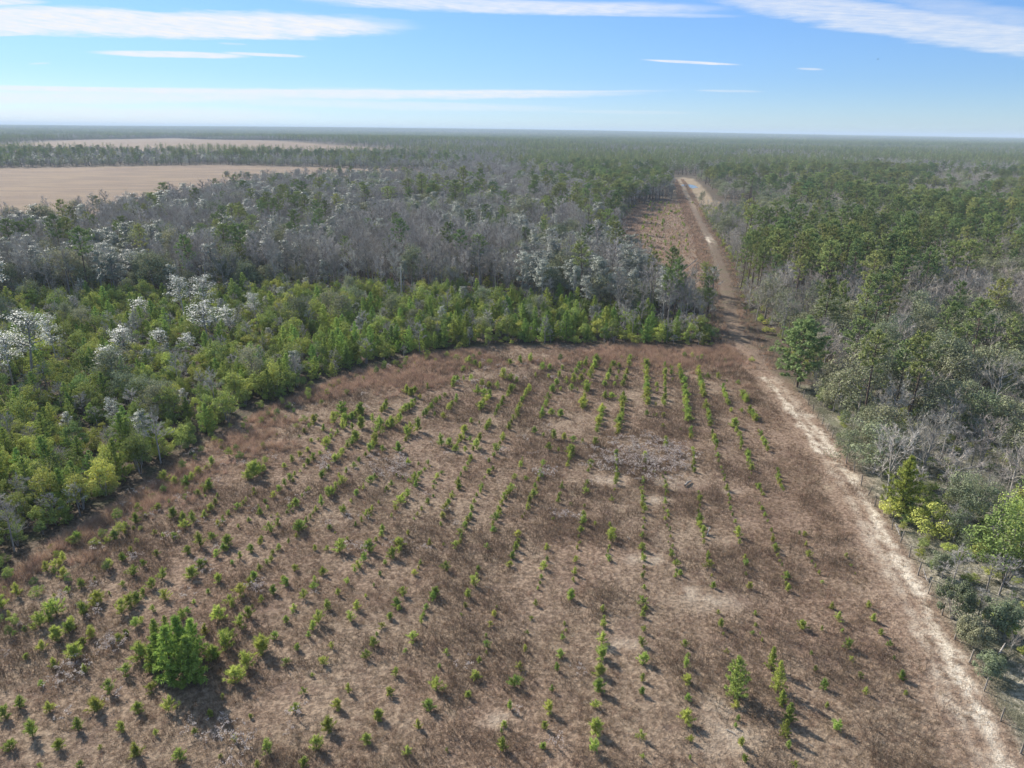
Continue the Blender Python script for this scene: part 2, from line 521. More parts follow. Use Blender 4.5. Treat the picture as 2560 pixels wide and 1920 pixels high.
PR = {}
PR['pine_tree'] = [Proto('pine_tree', build_pine(h, cf, w, nb), 'bark_pine', 'pine', h) for h, cf, w, nb in
                   ((16, .55, 3.0, 30), (15, .48, 2.7, 30), (17, .60, 3.2, 28), (14, .42, 2.6, 32), (16, .64, 2.7, 24))]
PR['bushy_pine'] = [Proto('pine_tree', build_pine(11, .12, 3.4, 64, 1.35), 'bark_pine', 'pine', 11)]
PR['young_pine'] = [Proto('young_pine', build_young_pine(h, w), 'bark_pine', 'ypine', h) for h, w in ((4.4, 1.6), (5.2, 1.75), (3.6, 1.45), (4.8, 1.5))]
PR['fence_pine'] = [Proto('young_pine', build_young_pine(4.6, 1.9, 1.3, 1.3), 'bark_pine', 'sapling', 4.6)]
PR['clump_pine'] = [Proto('young_pine', build_young_pine(h, w, 1.2, 1.1), 'bark_pine', 'clump', h) for h, w in ((4.4, 1.2), (4.0, 1.1), (3.6, 1.05))]
PR['bright_pine'] = [Proto('young_pine', build_young_pine(h, w, 1.3, d), 'bark_pine', 'sapling', h) for h, w, d in ((3.8, .85, 1.1), (4.4, 1.2, .8), (3.0, .95, 1.2))]
PR['pine_sapling'] = [Proto('pine_sapling', build_sapling(l, w, wd, b), 'bark_pine', 'sapling', 1.0) for l, w, wd, b in
                      ((.03, 3, .34, .5), (.05, 3, .42, .8), (.02, 4, .30, .5), (.06, 2, .40, .6), (.04, 4, .38, 1.0), (.03, 3, .26, .3), (.05, 3, .48, 1.0))]
PR['evergreen_shrub'] = [Proto('evergreen_shrub', build_shrub(h, w, l, n, s), 'bark', 'shrub', h) for h, w, l, n, s in
                         ((3.6, 1.8, 24, 2500, .18), (4.4, 1.6, 22, 2400, .18), (2.8, 2.1, 24, 2500, .17), (5.2, 1.9, 26, 2800, .19))]
PR['big_shrub'] = [Proto('evergreen_shrub', build_shrub(h, w, 34, 7000, .16, 7), 'bark', m_, h) for h, w, m_ in ((5.5, 2.6, 'shrub'), (5.0, 2.8, 'oak'), (3.0, 2.2, 'oak'))]
PR['leafy_oak'] = [Proto('leafy_oak', build_broad(h, w, b, l, per, s), 'bark', 'oak', h) for h, w, b, l, per, s in
                   ((9, 3.8, .25, 17, 46, .29), (8, 3.4, .2, 16, 46, .28), (10.5, 3.9, .3, 18, 46, .30), (7, 3.2, .15, 15, 48, .26))]
PR['grey_tree'] = [Proto('grey_leaf_tree', build_broad(h, w, b, l, per, s, lay), 'bark_pale', 'greyleaf', h) for h, w, b, l, per, s, lay in
                   ((12.5, 2.4, .3, 17, 34, .29, .3), (11.5, 2.1, .35, 15, 34, .29, .3), (13.5, 2.3, .3, 18, 32, .30, .4), (10.5, 2.5, .25, 15, 36, .28, .2))]
PR['silver_tree'] = [Proto('silvery_tree', build_broad(h, w, b, l, per, s, .75, .85, 5), 'bark_pale', 'silver', h) for h, w, b, l, per, s in
                     ((13, 3.5, .44, 22, 20, .28), (11, 3.5, .42, 21, 20, .28), (7, 2.7, .32, 17, 20, .26))]
PR['bare_tree'] = [Proto('bare_tree', build_bare(h, w, b, l, tw), 'bark', 'twig', h) for h, w, b, l, tw in
                   ((12.5, 3.0, .35, 13, 16), (11.5, 3.2, .3, 13, 16), (13.5, 2.8, .42, 13, 15), (10.5, 3.4, .25, 12, 17))]
PR['bare_oak'] = [Proto('bare_oak', build_bare(h, w, b, l, tw, .04, tr, .2), 'bark_pale', 'twig_pale', h) for h, w, b, l, tw, tr in
                  ((9, 4.2, .22, 13, 15, .17), (8, 4.0, .18, 12, 15, .16), (10.5, 4.0, .28, 13, 14, .18))]


# ------------------------------------------------------------------ object helpers
def tag(o, label=None, cat=None, group=None, kind=None):
    if label: o['label'] = label
    if cat: o['category'] = cat
    if group: o['group'] = group
    if kind: o['kind'] = kind
    return o


def link(name, mesh, parent=None):
    o = bpy.data.objects.new(name, mesh); COL.objects.link(o)
    if parent is not None:
        o.parent = parent
    return o


def plant(kind, name, pr, x, y, s, label, cat, group=None, parts=True, sz=None, rz=None, tilt=0.0, mats=None, z=0.0):
    """one plant standing at x, y"""
    rz = rng.uniform(0, 6.28) if rz is None else rz
    if parts:
        o = bpy.data.objects.new(name, None); COL.objects.link(o)
        o.empty_display_size = .2
        link('stem' if kind == 'pine_sapling' else 'trunk', pr.trunk, o)
        link('needles' if 'pine' in kind else ('twigs' if 'bare' in kind else 'crown'), pr.crown, o)
    else:
        o = link(name, pr.both)
    o.location = (x, y, z)
    o.rotation_euler = (rng.normal() * tilt, rng.normal() * tilt, rz)
    o.scale = (s, s, s if sz is None else sz)
    tag(o, label, cat, group)
    return o


GN_CACHE = {}


def scatter(name, meshes, pts, rot, scl, idx, label, z=None):
    """uncountable cover: ONE object, instances of the given meshes at the given points"""
    me = bpy.data.meshes.new(name)
    n = len(pts)
    p3 = np.zeros((n, 3), np.float32); p3[:, :2] = pts[:, :2]
    p3[:, 2] = terrain_z(pts[:, 0], pts[:, 1]) if z is None else z
    me.vertices.add(n); me.vertices.foreach_set('co', p3.ravel())
    a = me.attributes.new('rot', 'FLOAT', 'POINT'); a.data.foreach_set('value', np.asarray(rot, np.float32))
    sc3 = np.asarray(scl, np.float32)
    if sc3.ndim == 1:
        sc3 = np.stack([sc3, sc3, sc3], 1)
    a = me.attributes.new('scl', 'FLOAT_VECTOR', 'POINT'); a.data.foreach_set('vector', sc3.ravel().astype(np.float32))
    a = me.attributes.new('idx', 'INT', 'POINT'); a.data.foreach_set('value', np.asarray(idx, np.int32))
    key = tuple(m.name for m in meshes)
    col = bpy.data.collections.new(name + '_kinds')
    for i, m in enumerate(meshes):
        col.objects.link(bpy.data.objects.new('%s_%02d' % (name, i), m))
    ng = bpy.data.node_groups.new(name + '_scatter', 'GeometryNodeTree')
    ng.interface.new_socket('Geometry', in_out='INPUT', socket_type='NodeSocketGeometry')
    ng.interface.new_socket('Geometry', in_out='OUTPUT', socket_type='NodeSocketGeometry')
    ns, ln = ng.nodes, ng.links
    gi = ns.new('NodeGroupInput'); go = ns.new('NodeGroupOutput')
    ci = ns.new('GeometryNodeCollectionInfo'); ci.inputs['Collection'].default_value = col
    ci.inputs['Separate Children'].default_value = True; ci.inputs['Reset Children'].default_value = True
    ip = ns.new('GeometryNodeInstanceOnPoints'); ip.inputs['Pick Instance'].default_value = True

    def attr(nm, dt):
        q = ns.new('GeometryNodeInputNamedAttribute'); q.data_type = dt; q.inputs['Name'].default_value = nm
        return q.outputs['Attribute']
    cx = ns.new('ShaderNodeCombineXYZ'); ln.new(attr('rot', 'FLOAT'), cx.inputs[2])
    e2r = ns.new('FunctionNodeEulerToRotation'); ln.new(cx.outputs[0], e2r.inputs[0])
    m2p = ns.new('GeometryNodeMeshToPoints')
    ln.new(gi.outputs[0], m2p.inputs[0])
    ln.new(m2p.outputs[0], ip.inputs['Points'])
    ln.new(ci.outputs[0], ip.inputs['Instance'])
    ln.new(attr('idx', 'INT'), ip.inputs['Instance Index'])
    ln.new(e2r.outputs[0], ip.inputs['Rotation'])
    ln.new(attr('scl', 'FLOAT_VECTOR'), ip.inputs['Scale'])
    ln.new(ip.outputs[0], go.inputs[0])
    o = link(name, me)
    md = o.modifiers.new('scatter', 'NODES'); md.node_group = ng
    tag(o, label, None, None, 'stuff')
    return o


def terrain_z(x, y):
    d = np.hypot(x, y); az = np.arctan2(x, np.maximum(y, 1e-3))
    hill = sstep(3500, 10500, d) * (14 + 22 * np.exp(-((az + .22) / .3) ** 2) + 20 * np.exp(-((az - .12) / .3) ** 2))
    hill = hill * (y > 0) + 10 * np.exp(-((x + 420) / 650) ** 2 - ((y - 1900) / 560) ** 2)
    near = 0.10 * (vnoise(x, y, 3.1, 1) - .5) + 0.25 * (vnoise(x, y, 14.0, 2) - .5)
    return hill + np.where(d < 400, near, 0)


# ------------------------------------------------------------------ the ground sheets
def axis(lo, hi, step, far_lo, far_hi, grow):
    a = list(np.arange(lo, hi + 1e-6, step))
    s, v = step, a[-1]
    while v < far_hi:
        s *= grow; v += s; a.append(v)
    s, v = step, a[0]
    while v > far_lo:
        s *= grow; v -= s; a.insert(0, v)
    return np.array(a)


gx = axis(-95, 95, .5, -15000, 15000, 1.045)
gy = axis(28, 200, .5, -15000, 15000, 1.03)
GXX, GYY = np.meshgrid(gx, gy)
gp = np.stack([GXX.ravel(), GYY.ravel()], 1)
gz = terrain_z(gp[:, 0], gp[:, 1])
near_m = (gp[:, 1] > 20) & (gp[:, 1] < 900) & (np.abs(gp[:, 0]) < 700)


def region_mask(poly, soft):
    """1 inside, 0 outside, softened over +-soft metres"""
    lo = np.min(poly, 0) - 60; hi = np.max(poly, 0) + 60
    sel = (gp[:, 0] > lo[0]) & (gp[:, 0] < hi[0]) & (gp[:, 1] > lo[1]) & (gp[:, 1] < hi[1])
    out = np.zeros(len(gp))
    q = gp[sel]
    d = seg_dist(q, poly, True) * np.where(in_poly(q, poly), 1, -1)
    out[sel] = sstep(-soft, soft, d)
    return out


a_field = np.maximum(region_mask(FIELD, .8), region_mask(F2, 3))
a_farm = np.maximum(region_mask(FARM_A, 4), region_mask(FARM_B, 15))
a_lawn = np.maximum(region_mask(CLEAR1, 2), region_mask(CLEAR2, 2))
q = gp[near_m]
dt = np.full(len(gp), 1e3); dt[near_m] = seg_dist(q, TRACK)
nz1 = vnoise(gp[:, 0], gp[:, 1], 2.2, 11); nz2 = vnoise(gp[:, 0], gp[:, 1], .9, 12); nz3 = vnoise(gp[:, 0], gp[:, 1], 9, 13)
# sand shows strongly on the near half of the track, little further off
run = np.where(gp[:, 1] < 118, .85, 0.04) * np.where((gp[:, 1] > 126) & (gp[:, 1] < 150), .7, 1.0)
spot = np.exp(-((gp[:, 1] - 287) / 11) ** 2)
side = np.zeros(len(gp))
side[near_m] = seg_dist(q, [(a + .85, b) for a, b in TRACK])          # right-hand rut lies nearer the fence
left = np.full(len(gp), 1e3); left[near_m] = seg_dist(q, [(a - .75, b) for a, b in TRACK])
side[~near_m] = 1e3
wl = np.where(gp[:, 1] > 86, 1.0, .45); wr = np.where(gp[:, 1] > 100, .35, 1.0)
a_sand = np.maximum(wl * sstep(.95, .05, left + .9 * (nz1 - .5) + .8 * (nz2 - .5)), wr * sstep(1.15, .05, side + 1.0 * (nz1 - .5) + .9 * (nz2 - .5))) * .95 * np.clip(run + spot, 0, 1)
a_track = sstep(4.2, 1.8, dt + 1.4 * (nz1 - .5)) * np.where(gp[:, 1] > 165, .55, 1.0)
trx = np.interp(gp[:, 1], [b for a, b in TRACK], [a for a, b in TRACK])
a_lawn = np.maximum(a_lawn, sstep(0, 2, gp[:, 0] - trx - 1.5) * sstep(17, 14, gp[:, 0] - trx) * sstep(405, 425, gp[:, 1]) * sstep(660, 640, gp[:, 1]))
for (sx, sy), rx, ry in SANDP:
    dd = np.hypot((gp[:, 0] - sx) / rx, (gp[:, 1] - sy) / ry / 1.3)
    a_sand = np.maximum(a_sand, 0.27 * sstep(1.05, .1, dd + .9 * (nz1 - .5) + .7 * (nz2 - .5)))
a_scrub = np.zeros(len(gp))
RFN = [(a + .2, b) for a, b in FENCE] + [(150, 5), (150, 85)]
a_scrub = region_mask(RFN, 1.0)

# which sheet each grid cell belongs to: the sheets butt against each other along grid lines
nx, ny = len(gx), len(gy)
ccx = (gx[:-1] + gx[1:]) / 2; ccy = (gy[:-1] + gy[1:]) / 2
CX, CY = np.meshgrid(ccx, ccy)
cp = np.stack([CX.ravel(), CY.ravel()], 1)
cell = np.zeros(len(cp), int)
cell[in_poly(cp, FARM_A) | in_poly(cp, FARM_B)] = 2
cell[in_poly(cp, FIELD) | in_poly(cp, F2)] = 1
cell[in_poly(cp, CLEAR1) | in_poly(cp, CLEAR2)] = 4
cs = (cp[:, 1] > 20) & (cp[:, 1] < 800) & (np.abs(cp[:, 0]) < 300)
dtc = np.full(len(cp), 1e3); dtc[cs] = seg_dist(cp[cs], TRACK)
cell[dtc < 2.6] = 3

m, ns, ln = new_mat('terrain')


def gattr(nm):
    n = ns.new('ShaderNodeAttribute'); n.attribute_name = nm
    return n.outputs['Fac']


tc = ns.new('ShaderNodeNewGeometry')
pos = tc.outputs['Position']


def noise(scale, detail=4.0, rough=.55, off=0.0, stretch=None):
    n = nd(ns, 'ShaderNodeTexNoise', inp={'Scale': scale, 'Detail': detail, 'Roughness': rough})
    mp = ns.new('ShaderNodeMapping'); mp.inputs['Location'].default_value = (off, off * 1.7, 0)
    if stretch:
        mp.inputs['Scale'].default_value = stretch
    ln.new(pos, mp.inputs[0]); ln.new(mp.outputs[0], n.inputs['Vector'])
    return n.outputs['Fac']


big = noise(.045, 4, .6); mid = noise(.22, 5, .6, 5); fine = noise(2.6, 5, .65, 9); vfine = noise(9.0, 3, .6, 2)
# dead grass
g = mix_c(ns, ln, mrange(ns, ln, fine, .36, .66), (.152, .109, .077), (.335, .249, .174))
g = mix_c(ns, ln, mrange(ns, ln, big, .40, .62), g, mix_c(ns, ln, mrange(ns, ln, fine, .38, .64), (.14, .092, .065), (.31, .218, .153)))
g = mix_c(ns, ln, math_n(ns, ln, 'MULTIPLY', mrange(ns, ln, mid, .50, .72), .6), g, (.155, .10, .076))
g = mix_c(ns, ln, math_n(ns, ln, 'MULTIPLY', mrange(ns, ln, noise(.3, 4, .6, 30), .60, .74), .5), g, (.36, .29, .20))
# woodland floor
w = mix_c(ns, ln, mrange(ns, ln, fine, .4, .65), (.06, .045, .032), (.15, .112, .08))
w = mix_c(ns, ln, math_n(ns, ln, 'MULTIPLY', mrange(ns, ln, mid, .48, .66), .6), w, (.07, .08, .038))
# grey scrub behind the fence
sc = mix_c(ns, ln, mrange(ns, ln, fine, .38, .64), (.17, .155, .11), (.40, .36, .28))
sc = mix_c(ns, ln, math_n(ns, ln, 'MULTIPLY', mrange(ns, ln, mid, .48, .62), .7), sc, (.14, .145, .085))
c = mix_c(ns, ln, gattr('scrub'), w, sc)
c = mix_c(ns, ln, gattr('field'), c, g)
# farmland
fa = mix_c(ns, ln, mrange(ns, ln, noise(.02, 4, .6, 3, (1, 3, 1)), .4, .62), (.168, .118, .082), (.22, .157, .10))
fa = mix_c(ns, ln, math_n(ns, ln, "MULTIPLY", mrange(ns, ln, noise(.05, 4, .6, 8, (.4, 3, 1)), .5, .7), .35), fa, (.17, .11, .092))
c = mix_c(ns, ln, gattr('farm'), c, fa)
la = mix_c(ns, ln, mrange(ns, ln, mid, .4, .6), (.23, .175, .115), (.29, .225, .15))
c = mix_c(ns, ln, gattr('lawn'), c, la)
# track: short brown verge, then pale sand with grass crumbs
ve = mix_c(ns, ln, mrange(ns, ln, fine, .38, .64), (.19, .125, .088), (.32, .23, .165))
c = mix_c(ns, ln, math_n(ns, ln, 'MULTIPLY', gattr('track'), .5), c, ve)
sa = mix_c(ns, ln, mrange(ns, ln, vfine, .35, .65), (.50, .42, .32), (.70, .61, .49))
sm = math_n(ns, ln, 'MULTIPLY', gattr('sand'), math_n(ns, ln, 'ADD', .35, mrange(ns, ln, noise(1.3, 4, .7, 40), .36, .56, 0, .9)), clamp=True)
c = mix_c(ns, ln, sm, c, sa)
bs = nd(ns, 'ShaderNodeBsdfPrincipled', inp={'Roughness': .95})
bs.inputs['Specular IOR Level'].default_value = .15
ln.new(c, bs.inputs['Base Color'])
bp = nd(ns, 'ShaderNodeBump', inp={'Strength': .9, 'Distance': .22})
ln.new(math_n(ns, ln, 'ADD', fine, math_n(ns, ln, 'MULTIPLY', vfine, .4)), bp.inputs['Height'])
ln.new(bp.outputs[0], bs.inputs['Normal'])
o = ns.new('ShaderNodeOutputMaterial'); ln.new(bs.outputs[0], o.inputs[0])
M['terrain'] = m

iy, ix = np.meshgrid(np.arange(ny - 1), np.arange(nx - 1), indexing='ij')
quad = np.stack([iy * nx + ix, iy * nx + ix + 1, (iy + 1) * nx + ix + 1, (iy + 1) * nx + ix], -1).reshape(-1, 4)
gv = np.concatenate([gp, gz[:, None]], 1)
for k, nm in ((0, 'ground'), (1, 'plantation_field'), (2, 'crop_field'), (3, 'sandy_track'), (4, 'lawn')):
    fq = quad[cell == k]
    used, inv = np.unique(fq.ravel(), return_inverse=True)
    mb = MB(); mb.add(gv[used], inv.reshape(-1, 4))
    me = mb.mesh(nm, ['terrain'], True)
    for an, arr in (('field', a_field), ('farm', a_farm), ('lawn', a_lawn), ('track', a_track), ('sand', a_sand), ('scrub', a_scrub)):
        at = me.attributes.new(an, 'FLOAT', 'POINT'); at.data.foreach_set('value', arr[used].astype(np.float32))
    tag(link(nm, me), kind='structure')

# ------------------------------------------------------------------ planted saplings: (tile origin, scale) then x, y of the foot and height
TILES = [
 ((1000, 840, 4.608), "75,670,110 315,620,80 600,600,110 660,510,60 820,520,80 790,310,90 920,370,80 725,410,70 945,580,100 890,660,110 1120,600,90 1190,490,120 1260,330,70 1345,540,80 1500,300,110 1640,390,90 1560,480,70 230,730,60 140,800,70 60,870,90 10,980,100 410,780,80 360,850,90 300,910,80 200,1090,160 90,1150,120 460,740,60 600,800,60 560,860,90 500,950,80 650,740,80 1030,700,90 1000,750,70 960,790,80 930,850,100 1280,640,90 1250,670,50 1190,740,60 1165,800,60 1130,850,70 1110,880,50 1490,640,90 1440,700,80 1400,760,70 1375,850,90 1340,900,60 1310,970,70 1275,1010,50 1250,1080,90 1870,390,60 1830,470,80 1800,560,80 1760,640,90 1710,730,90 1680,820,90 1640,900,80 1620,960,60 2080,340,60 2030,430,70 2000,530,110 1970,620,80 2190,500,120 2150,600,100 2120,740,90 2100,840,90 1850,930,90 1770,1190,110 1720,1320,90 1545,1120,80 740,1110,90 730,1150,50 690,1210,90 670,1240,50 480,1270,150 640,1330,80 920,1200,90 880,1300,120 840,1320,50 1030,1020,80 995,1080,80 820,1000,60 1180,1210,90 1150,1260,60 1110,1330,100 1080,1390,60 815,1420,60 780,1490,60 750,1550,70 700,1610,60 670,1655,50 320,1480,80 95,1480,90 285,1550,50 425,1640,80 170,1640,90 1410,1430,50 1390,1510,80 1650,1500,90 1610,1610,80 1320,1650,80 1020,1590,80 975,1640,40 1990,1220,70 1970,1370,110 1950,1440,70 1925,1510,60 2190,1490,80 2170,1570,60"),
 ((1520, 1160, 4.608), "90,240,100 75,310,40 45,430,70 20,720,70 30,900,150 15,980,60 15,1120,80 405,200,60 400,240,70 395,350,70 400,430,90 410,560,110 410,640,40 405,740,50 395,850,90 395,990,100 410,1110,80 410,1200,50 390,1310,70 410,1440,60 400,1620,120 660,220,50 665,290,80 660,370,50 655,460,80 680,560,60 695,610,60 655,640,50 715,770,70 720,840,40 740,960,60 730,1070,110 780,1170,100 775,1300,70 660,120,40 1040,340,50 1055,430,100 1055,500,60 1050,670,130 1090,790,110 1100,850,70 1150,1070,90 1160,1190,110 1210,1420,90 1340,200,60 1360,310,100 1405,415,50 1410,530,60 1435,600,60 1460,680,60 1490,840,150 1515,920,70 1580,1170,100 1590,1280,60 1630,1430,100 1650,120,40 1735,290,90 1760,330,60 1775,530,60 1805,600,60 1880,780,60 1895,890,80 1930,1010,100 1955,1070,60 2000,1180,60 2050,1320,110 2070,1460,110 2020,310,60 1960,180,90 1980,230,80 1960,130,80 2200,820,60 1300,60,50 1315,110,30 990,100,70"),
 ((1080, 1160, 4.608), "60,190,80 110,110,50 20,285,60 305,240,100 330,150,60 380,80,60 230,390,70 190,460,70 150,540,100 125,630,90 570,290,90 605,165,40 650,105,70 515,380,60 485,460,80 460,545,90 410,670,80 380,740,90 340,860,80 270,960,100 630,980,80 955,185,80 905,330,130 840,410,100 805,470,70 780,560,80 735,650,110 705,730,90 1245,140,70 1220,210,80 1185,280,80 1175,380,110 1125,450,100 1100,540,90 985,840,90 960,990,120 925,1090,100 890,1190,80 1040,630,50 1490,290,80 1475,360,50 1455,450,90 1395,650,50 1320,990,90 1285,1220,110 1255,1320,60 1220,1450,50 1190,1640,90 1785,250,80 1770,340,90 1755,500,50 1740,700,140 1715,790,90 1690,850,40 1670,990,60 1655,1140,90 1640,1280,110 1625,1360,70 1595,1570,160 165,1230,130 35,1520,140 530,1240,80 480,1400,160 420,1540,140 385,1650,70"),
 ((1080, 1520, 4.608), "720,100,90 670,220,90 640,460,110 545,630,90 495,820,120 415,1030,90 165,540,90 90,700,70 45,960,190 1075,500,90 1100,300,40 1140,140,40 1000,710,100 950,910,150 900,1180,130 800,1640,170 830,1370,80 800,1450,80 1530,200,50 1500,370,80 1470,560,110 1435,730,120 1380,960,90 1345,1210,170 1300,1400,110 1275,1620,100 1970,220,100 1955,420,170 1950,580,180 1930,770,150 1935,970,200 1880,1160,110 1870,1440,210 1860,1650,200 1965,50,90 170,1659,40"),
 ((1560, 1520, 4.608), "215,110,90 220,280,100 215,440,130 220,650,150 205,850,110 205,1010,110 200,1520,130 690,440,100 720,690,130 720,870,120 735,1080,100 725,1330,170 760,1540,90 1120,220,130 1080,60,60 1145,310,50 1185,520,60 1510,80,70 1515,210,60 1590,380,60 2040,230,120 1280,1140,110 1310,1300,80 1280,1380,70 1345,1590,130 1890,1620,120 2200,720,80"),
 ((2000, 1320, 3.95), "45,80,60 55,180,60 85,290,90 115,345,40 450,300,60 500,390,40 185,460,50 215,550,40 310,800,80 370,920,110 670,790,80 720,920,90 415,1035,50 475,1190,120 795,1060,70 875,1180,80 510,1310,60 110,1250,50 165,1410,90 590,1470,70 1005,1500,110 925,1300,50 240,1590,110 640,1640,90 1045,1640,60 30,980,90"),
 ((1560, 1720, 3.95), "2000,190,70 2090,420,130 1690,780,70 180,700,60 650,710,60 1190,720,80"),
 ((0, 1320, 3.456), "660,130,110 990,100,100 545,290,100 410,380,110 545,430,110 945,350,100 1145,410,110 1060,500,60 1310,520,110 1405,440,120 1430,620,110 1195,640,110 1320,720,70 1050,740,150 1175,850,110 835,640,120 725,750,140 490,740,170 345,850,150 610,830,80 945,570,40 490,970,150 215,900,70 790,950,120 365,1050,100 645,1120,160 1030,980,90 1215,1130,180 1085,1270,120 475,1210,110 735,1250,90 950,1430,140 1310,1410,90 840,1580,150 1190,1600,110 1460,1600,150 430,1590,110 170,1560,120 50,1640,120 360,1370,70 230,1130,60 20,690,150 150,590,130 80,770,70 710,510,90 590,560,70 1520,100,80 1730,160,150 1620,220,80 1975,150,120 1870,250,80 2080,270,80 2165,210,80 1770,300,60 1240,330,80 1350,240,70 1660,430,120 1890,470,90 2080,590,130 2160,500,90 1800,570,50 1680,660,50 1895,800,150 2000,700,90 2070,870,150 2145,780,120 1965,1050,190 1850,1150,160 2145,1220,170 2035,1340,160 1925,1480,50 1820,1640,80 1575,800,110 1580,1410,120 1130,220,80"),
 ((560, 1320, 3.95), "370,120,50 545,220,70 640,160,70 465,330,70 360,430,90 700,430,80 980,470,100 900,230,70 1140,250,150 1220,130,50 1440,240,140 1500,140,60 1380,340,110 1730,190,120 1660,300,130 1590,360,60 1820,80,70 2030,170,80 2190,420,110 1940,355,50 1880,460,70 1540,470,60 1290,440,70 1215,555,80 880,580,50 590,530,70 490,660,110 370,740,80 790,710,120 690,810,70 1025,810,110 935,950,160 1130,670,90 1400,690,50 1310,810,110 1255,920,120 1480,580,40 1770,670,100 1700,770,110 1995,800,70 2080,690,130 610,940,80 840,1090,80 500,1110,100 370,1240,200 245,1400,200 110,1550,200 725,1210,80 1065,1190,80 985,1350,100 615,1350,80 870,1470,40 1475,1170,120 1405,1300,110 1560,990,70 1640,900,80 1945,940,80 1865,1110,110 1790,1230,50 2190,1260,100 2130,1390,80 1695,1460,100 2080,1610,160 1630,1650,100 1225,1630,110 790,1640,80"),
 ((0, 1640, 3.95), "325,800,200 770,740,140 595,920,120 100,930,110 1205,750,120 1545,790,80 1355,990,150 1780,1030,120 995,930,60 1930,770,60 790,1100,70 400,1100,60 2180,1010,50"),
 ((540, 1640, 3.95), "520,960,150 190,850,80 870,1100,130 410,1095,70 45,1030,70 1000,930,160 1110,740,150 1485,860,110 1600,630,130 1195,520,110 780,550,90 870,390,80 1310,370,110 1710,410,100 1890,970,100 2000,720,110 2090,530,120 345,620,50 85,440,60"),
 ((640, 1000, 4.608), "40,850,150 200,1130,90 110,1190,60 50,1330,110 260,1060,100 340,1000,110 390,930,100 450,880,70 425,720,100 505,660,70 600,740,80 665,700,100 740,640,50 810,540,100 860,450,60 640,490,50 780,360,80 670,260,100 555,380,60 610,330,60 910,270,140 990,180,150 1000,340,120 940,390,60 1100,230,100 1215,170,140 1210,330,150 1150,470,120 1050,560,70 985,650,80 910,720,110 835,820,80 760,900,100 1430,300,120 1390,400,110 1370,520,130 1310,600,100 1265,660,60 1190,720,70 1125,790,80 1040,850,80 1000,960,110 915,1040,110 840,1120,150 750,1230,150 1560,320,130 1640,260,100 1710,160,90 1760,110,80 1500,80,90 1450,150,80 1340,250,90 1850,350,170 1930,190,70 2000,120,90 2070,60,70 1740,450,60 1645,600,120 2140,530,150 2150,200,120 1755,740,70 1980,740,60 1945,815,50 1620,890,60 1830,950,120 1880,870,60 2090,920,80 2140,850,60 2045,1020,60 1560,990,80 1315,960,100 1240,1000,50 1740,1120,120 1660,1200,120 1610,1280,90 1160,1110,90 1095,1190,60 1000,1310,120 535,1130,60 450,1230,120 610,1050,60 360,1320,60 170,1530,150 490,1530,180 580,1420,90 660,1320,50 850,1500,70 60,1610,60 1340,1280,80 1270,1360,110 1215,1420,90 1455,1520,100 1755,1560,80 1640,1650,90 1860,1350,70 1910,1280,60 2180,1260,120 2150,1370,110 1490,1080,60 980,1659,60 1310,1650,60 1980,1200,80 250,1350,60 380,1650,70"),
 ((200, 1080, 3.95), "1710,450,200 1180,420,100 1300,330,110 840,490,130 1050,530,120 1280,560,130 1170,630,80 1360,650,60 550,900,130 770,770,80 920,850,130 1120,900,150 640,840,60 1290,780,90 1370,940,90 1230,840,80 1560,760,80 1640,690,60 1670,890,60 1780,810,90 1840,720,60 1720,590,50 1470,820,60 340,1050,100 450,1010,60 740,1010,60"),
]
ROWS = [((40, 330), (10, 430), 3, 80), ((225, 300), (60, 860), 9, 95), ((430, 360), (330, 580), 4, 90), ((330, 715), (330, 715), 1, 100), ((300, 850), (300, 850), 1, 70),
        ((290, 900), (240, 1120), 5, 85), ((225, 1260), (225, 1260), 1, 90), ((170, 1480), (150, 1570), 2, 70), ((625, 280), (545, 580), 5, 80), ((545, 720), (485, 1140), 8, 95),
        ((460, 1400), (470, 1660), 4, 85), ((805, 350), (820, 800), 9, 95), ((820, 920), (820, 920), 1, 70), ((1025, 370), (1020, 810), 7, 85), ((1010, 940), (1005, 1060), 2, 55),
        ((1025, 1220), (1030, 1285), 2, 65), ((1185, 390), (1245, 560), 4, 85), ((1250, 650), (1290, 990), 7, 85), ((1320, 1110), (1320, 1190), 2, 80), ((1350, 1340), (1360, 1570), 4, 75),
        ((1400, 420), (1470, 710), 6, 90), ((1495, 800), (1540, 1040), 6, 75), ((1570, 1130), (1640, 1460), 6, 65), ((1670, 1540), (1690, 1590), 2, 55), ((1640, 500), (1640, 500), 1, 80),
        ((1690, 620), (1750, 800), 4, 80), ((1780, 880), (1780, 880), 1, 70), ((1830, 1050), (1830, 1050), 1, 100), ((1880, 1160), (1910, 1270), 3, 70), ((1975, 1400), (2030, 1590), 5, 80),
        ((1870, 560), (1870, 560), 1, 50), ((1930, 720), (1960, 770), 2, 90), ((2010, 880), (2060, 980), 3, 75), ((2130, 1150), (2180, 1260), 3, 70), ((790, 1420), (790, 1420), 1, 90), ((780, 1560), (780, 1560), 1, 50)]


def z_at(px, py, y):
    """height of the ray through a pixel where it passes the upright plane at distance y"""
    d = pix_dir(px, py)
    return CAM_H + d[2] * y / d[1]


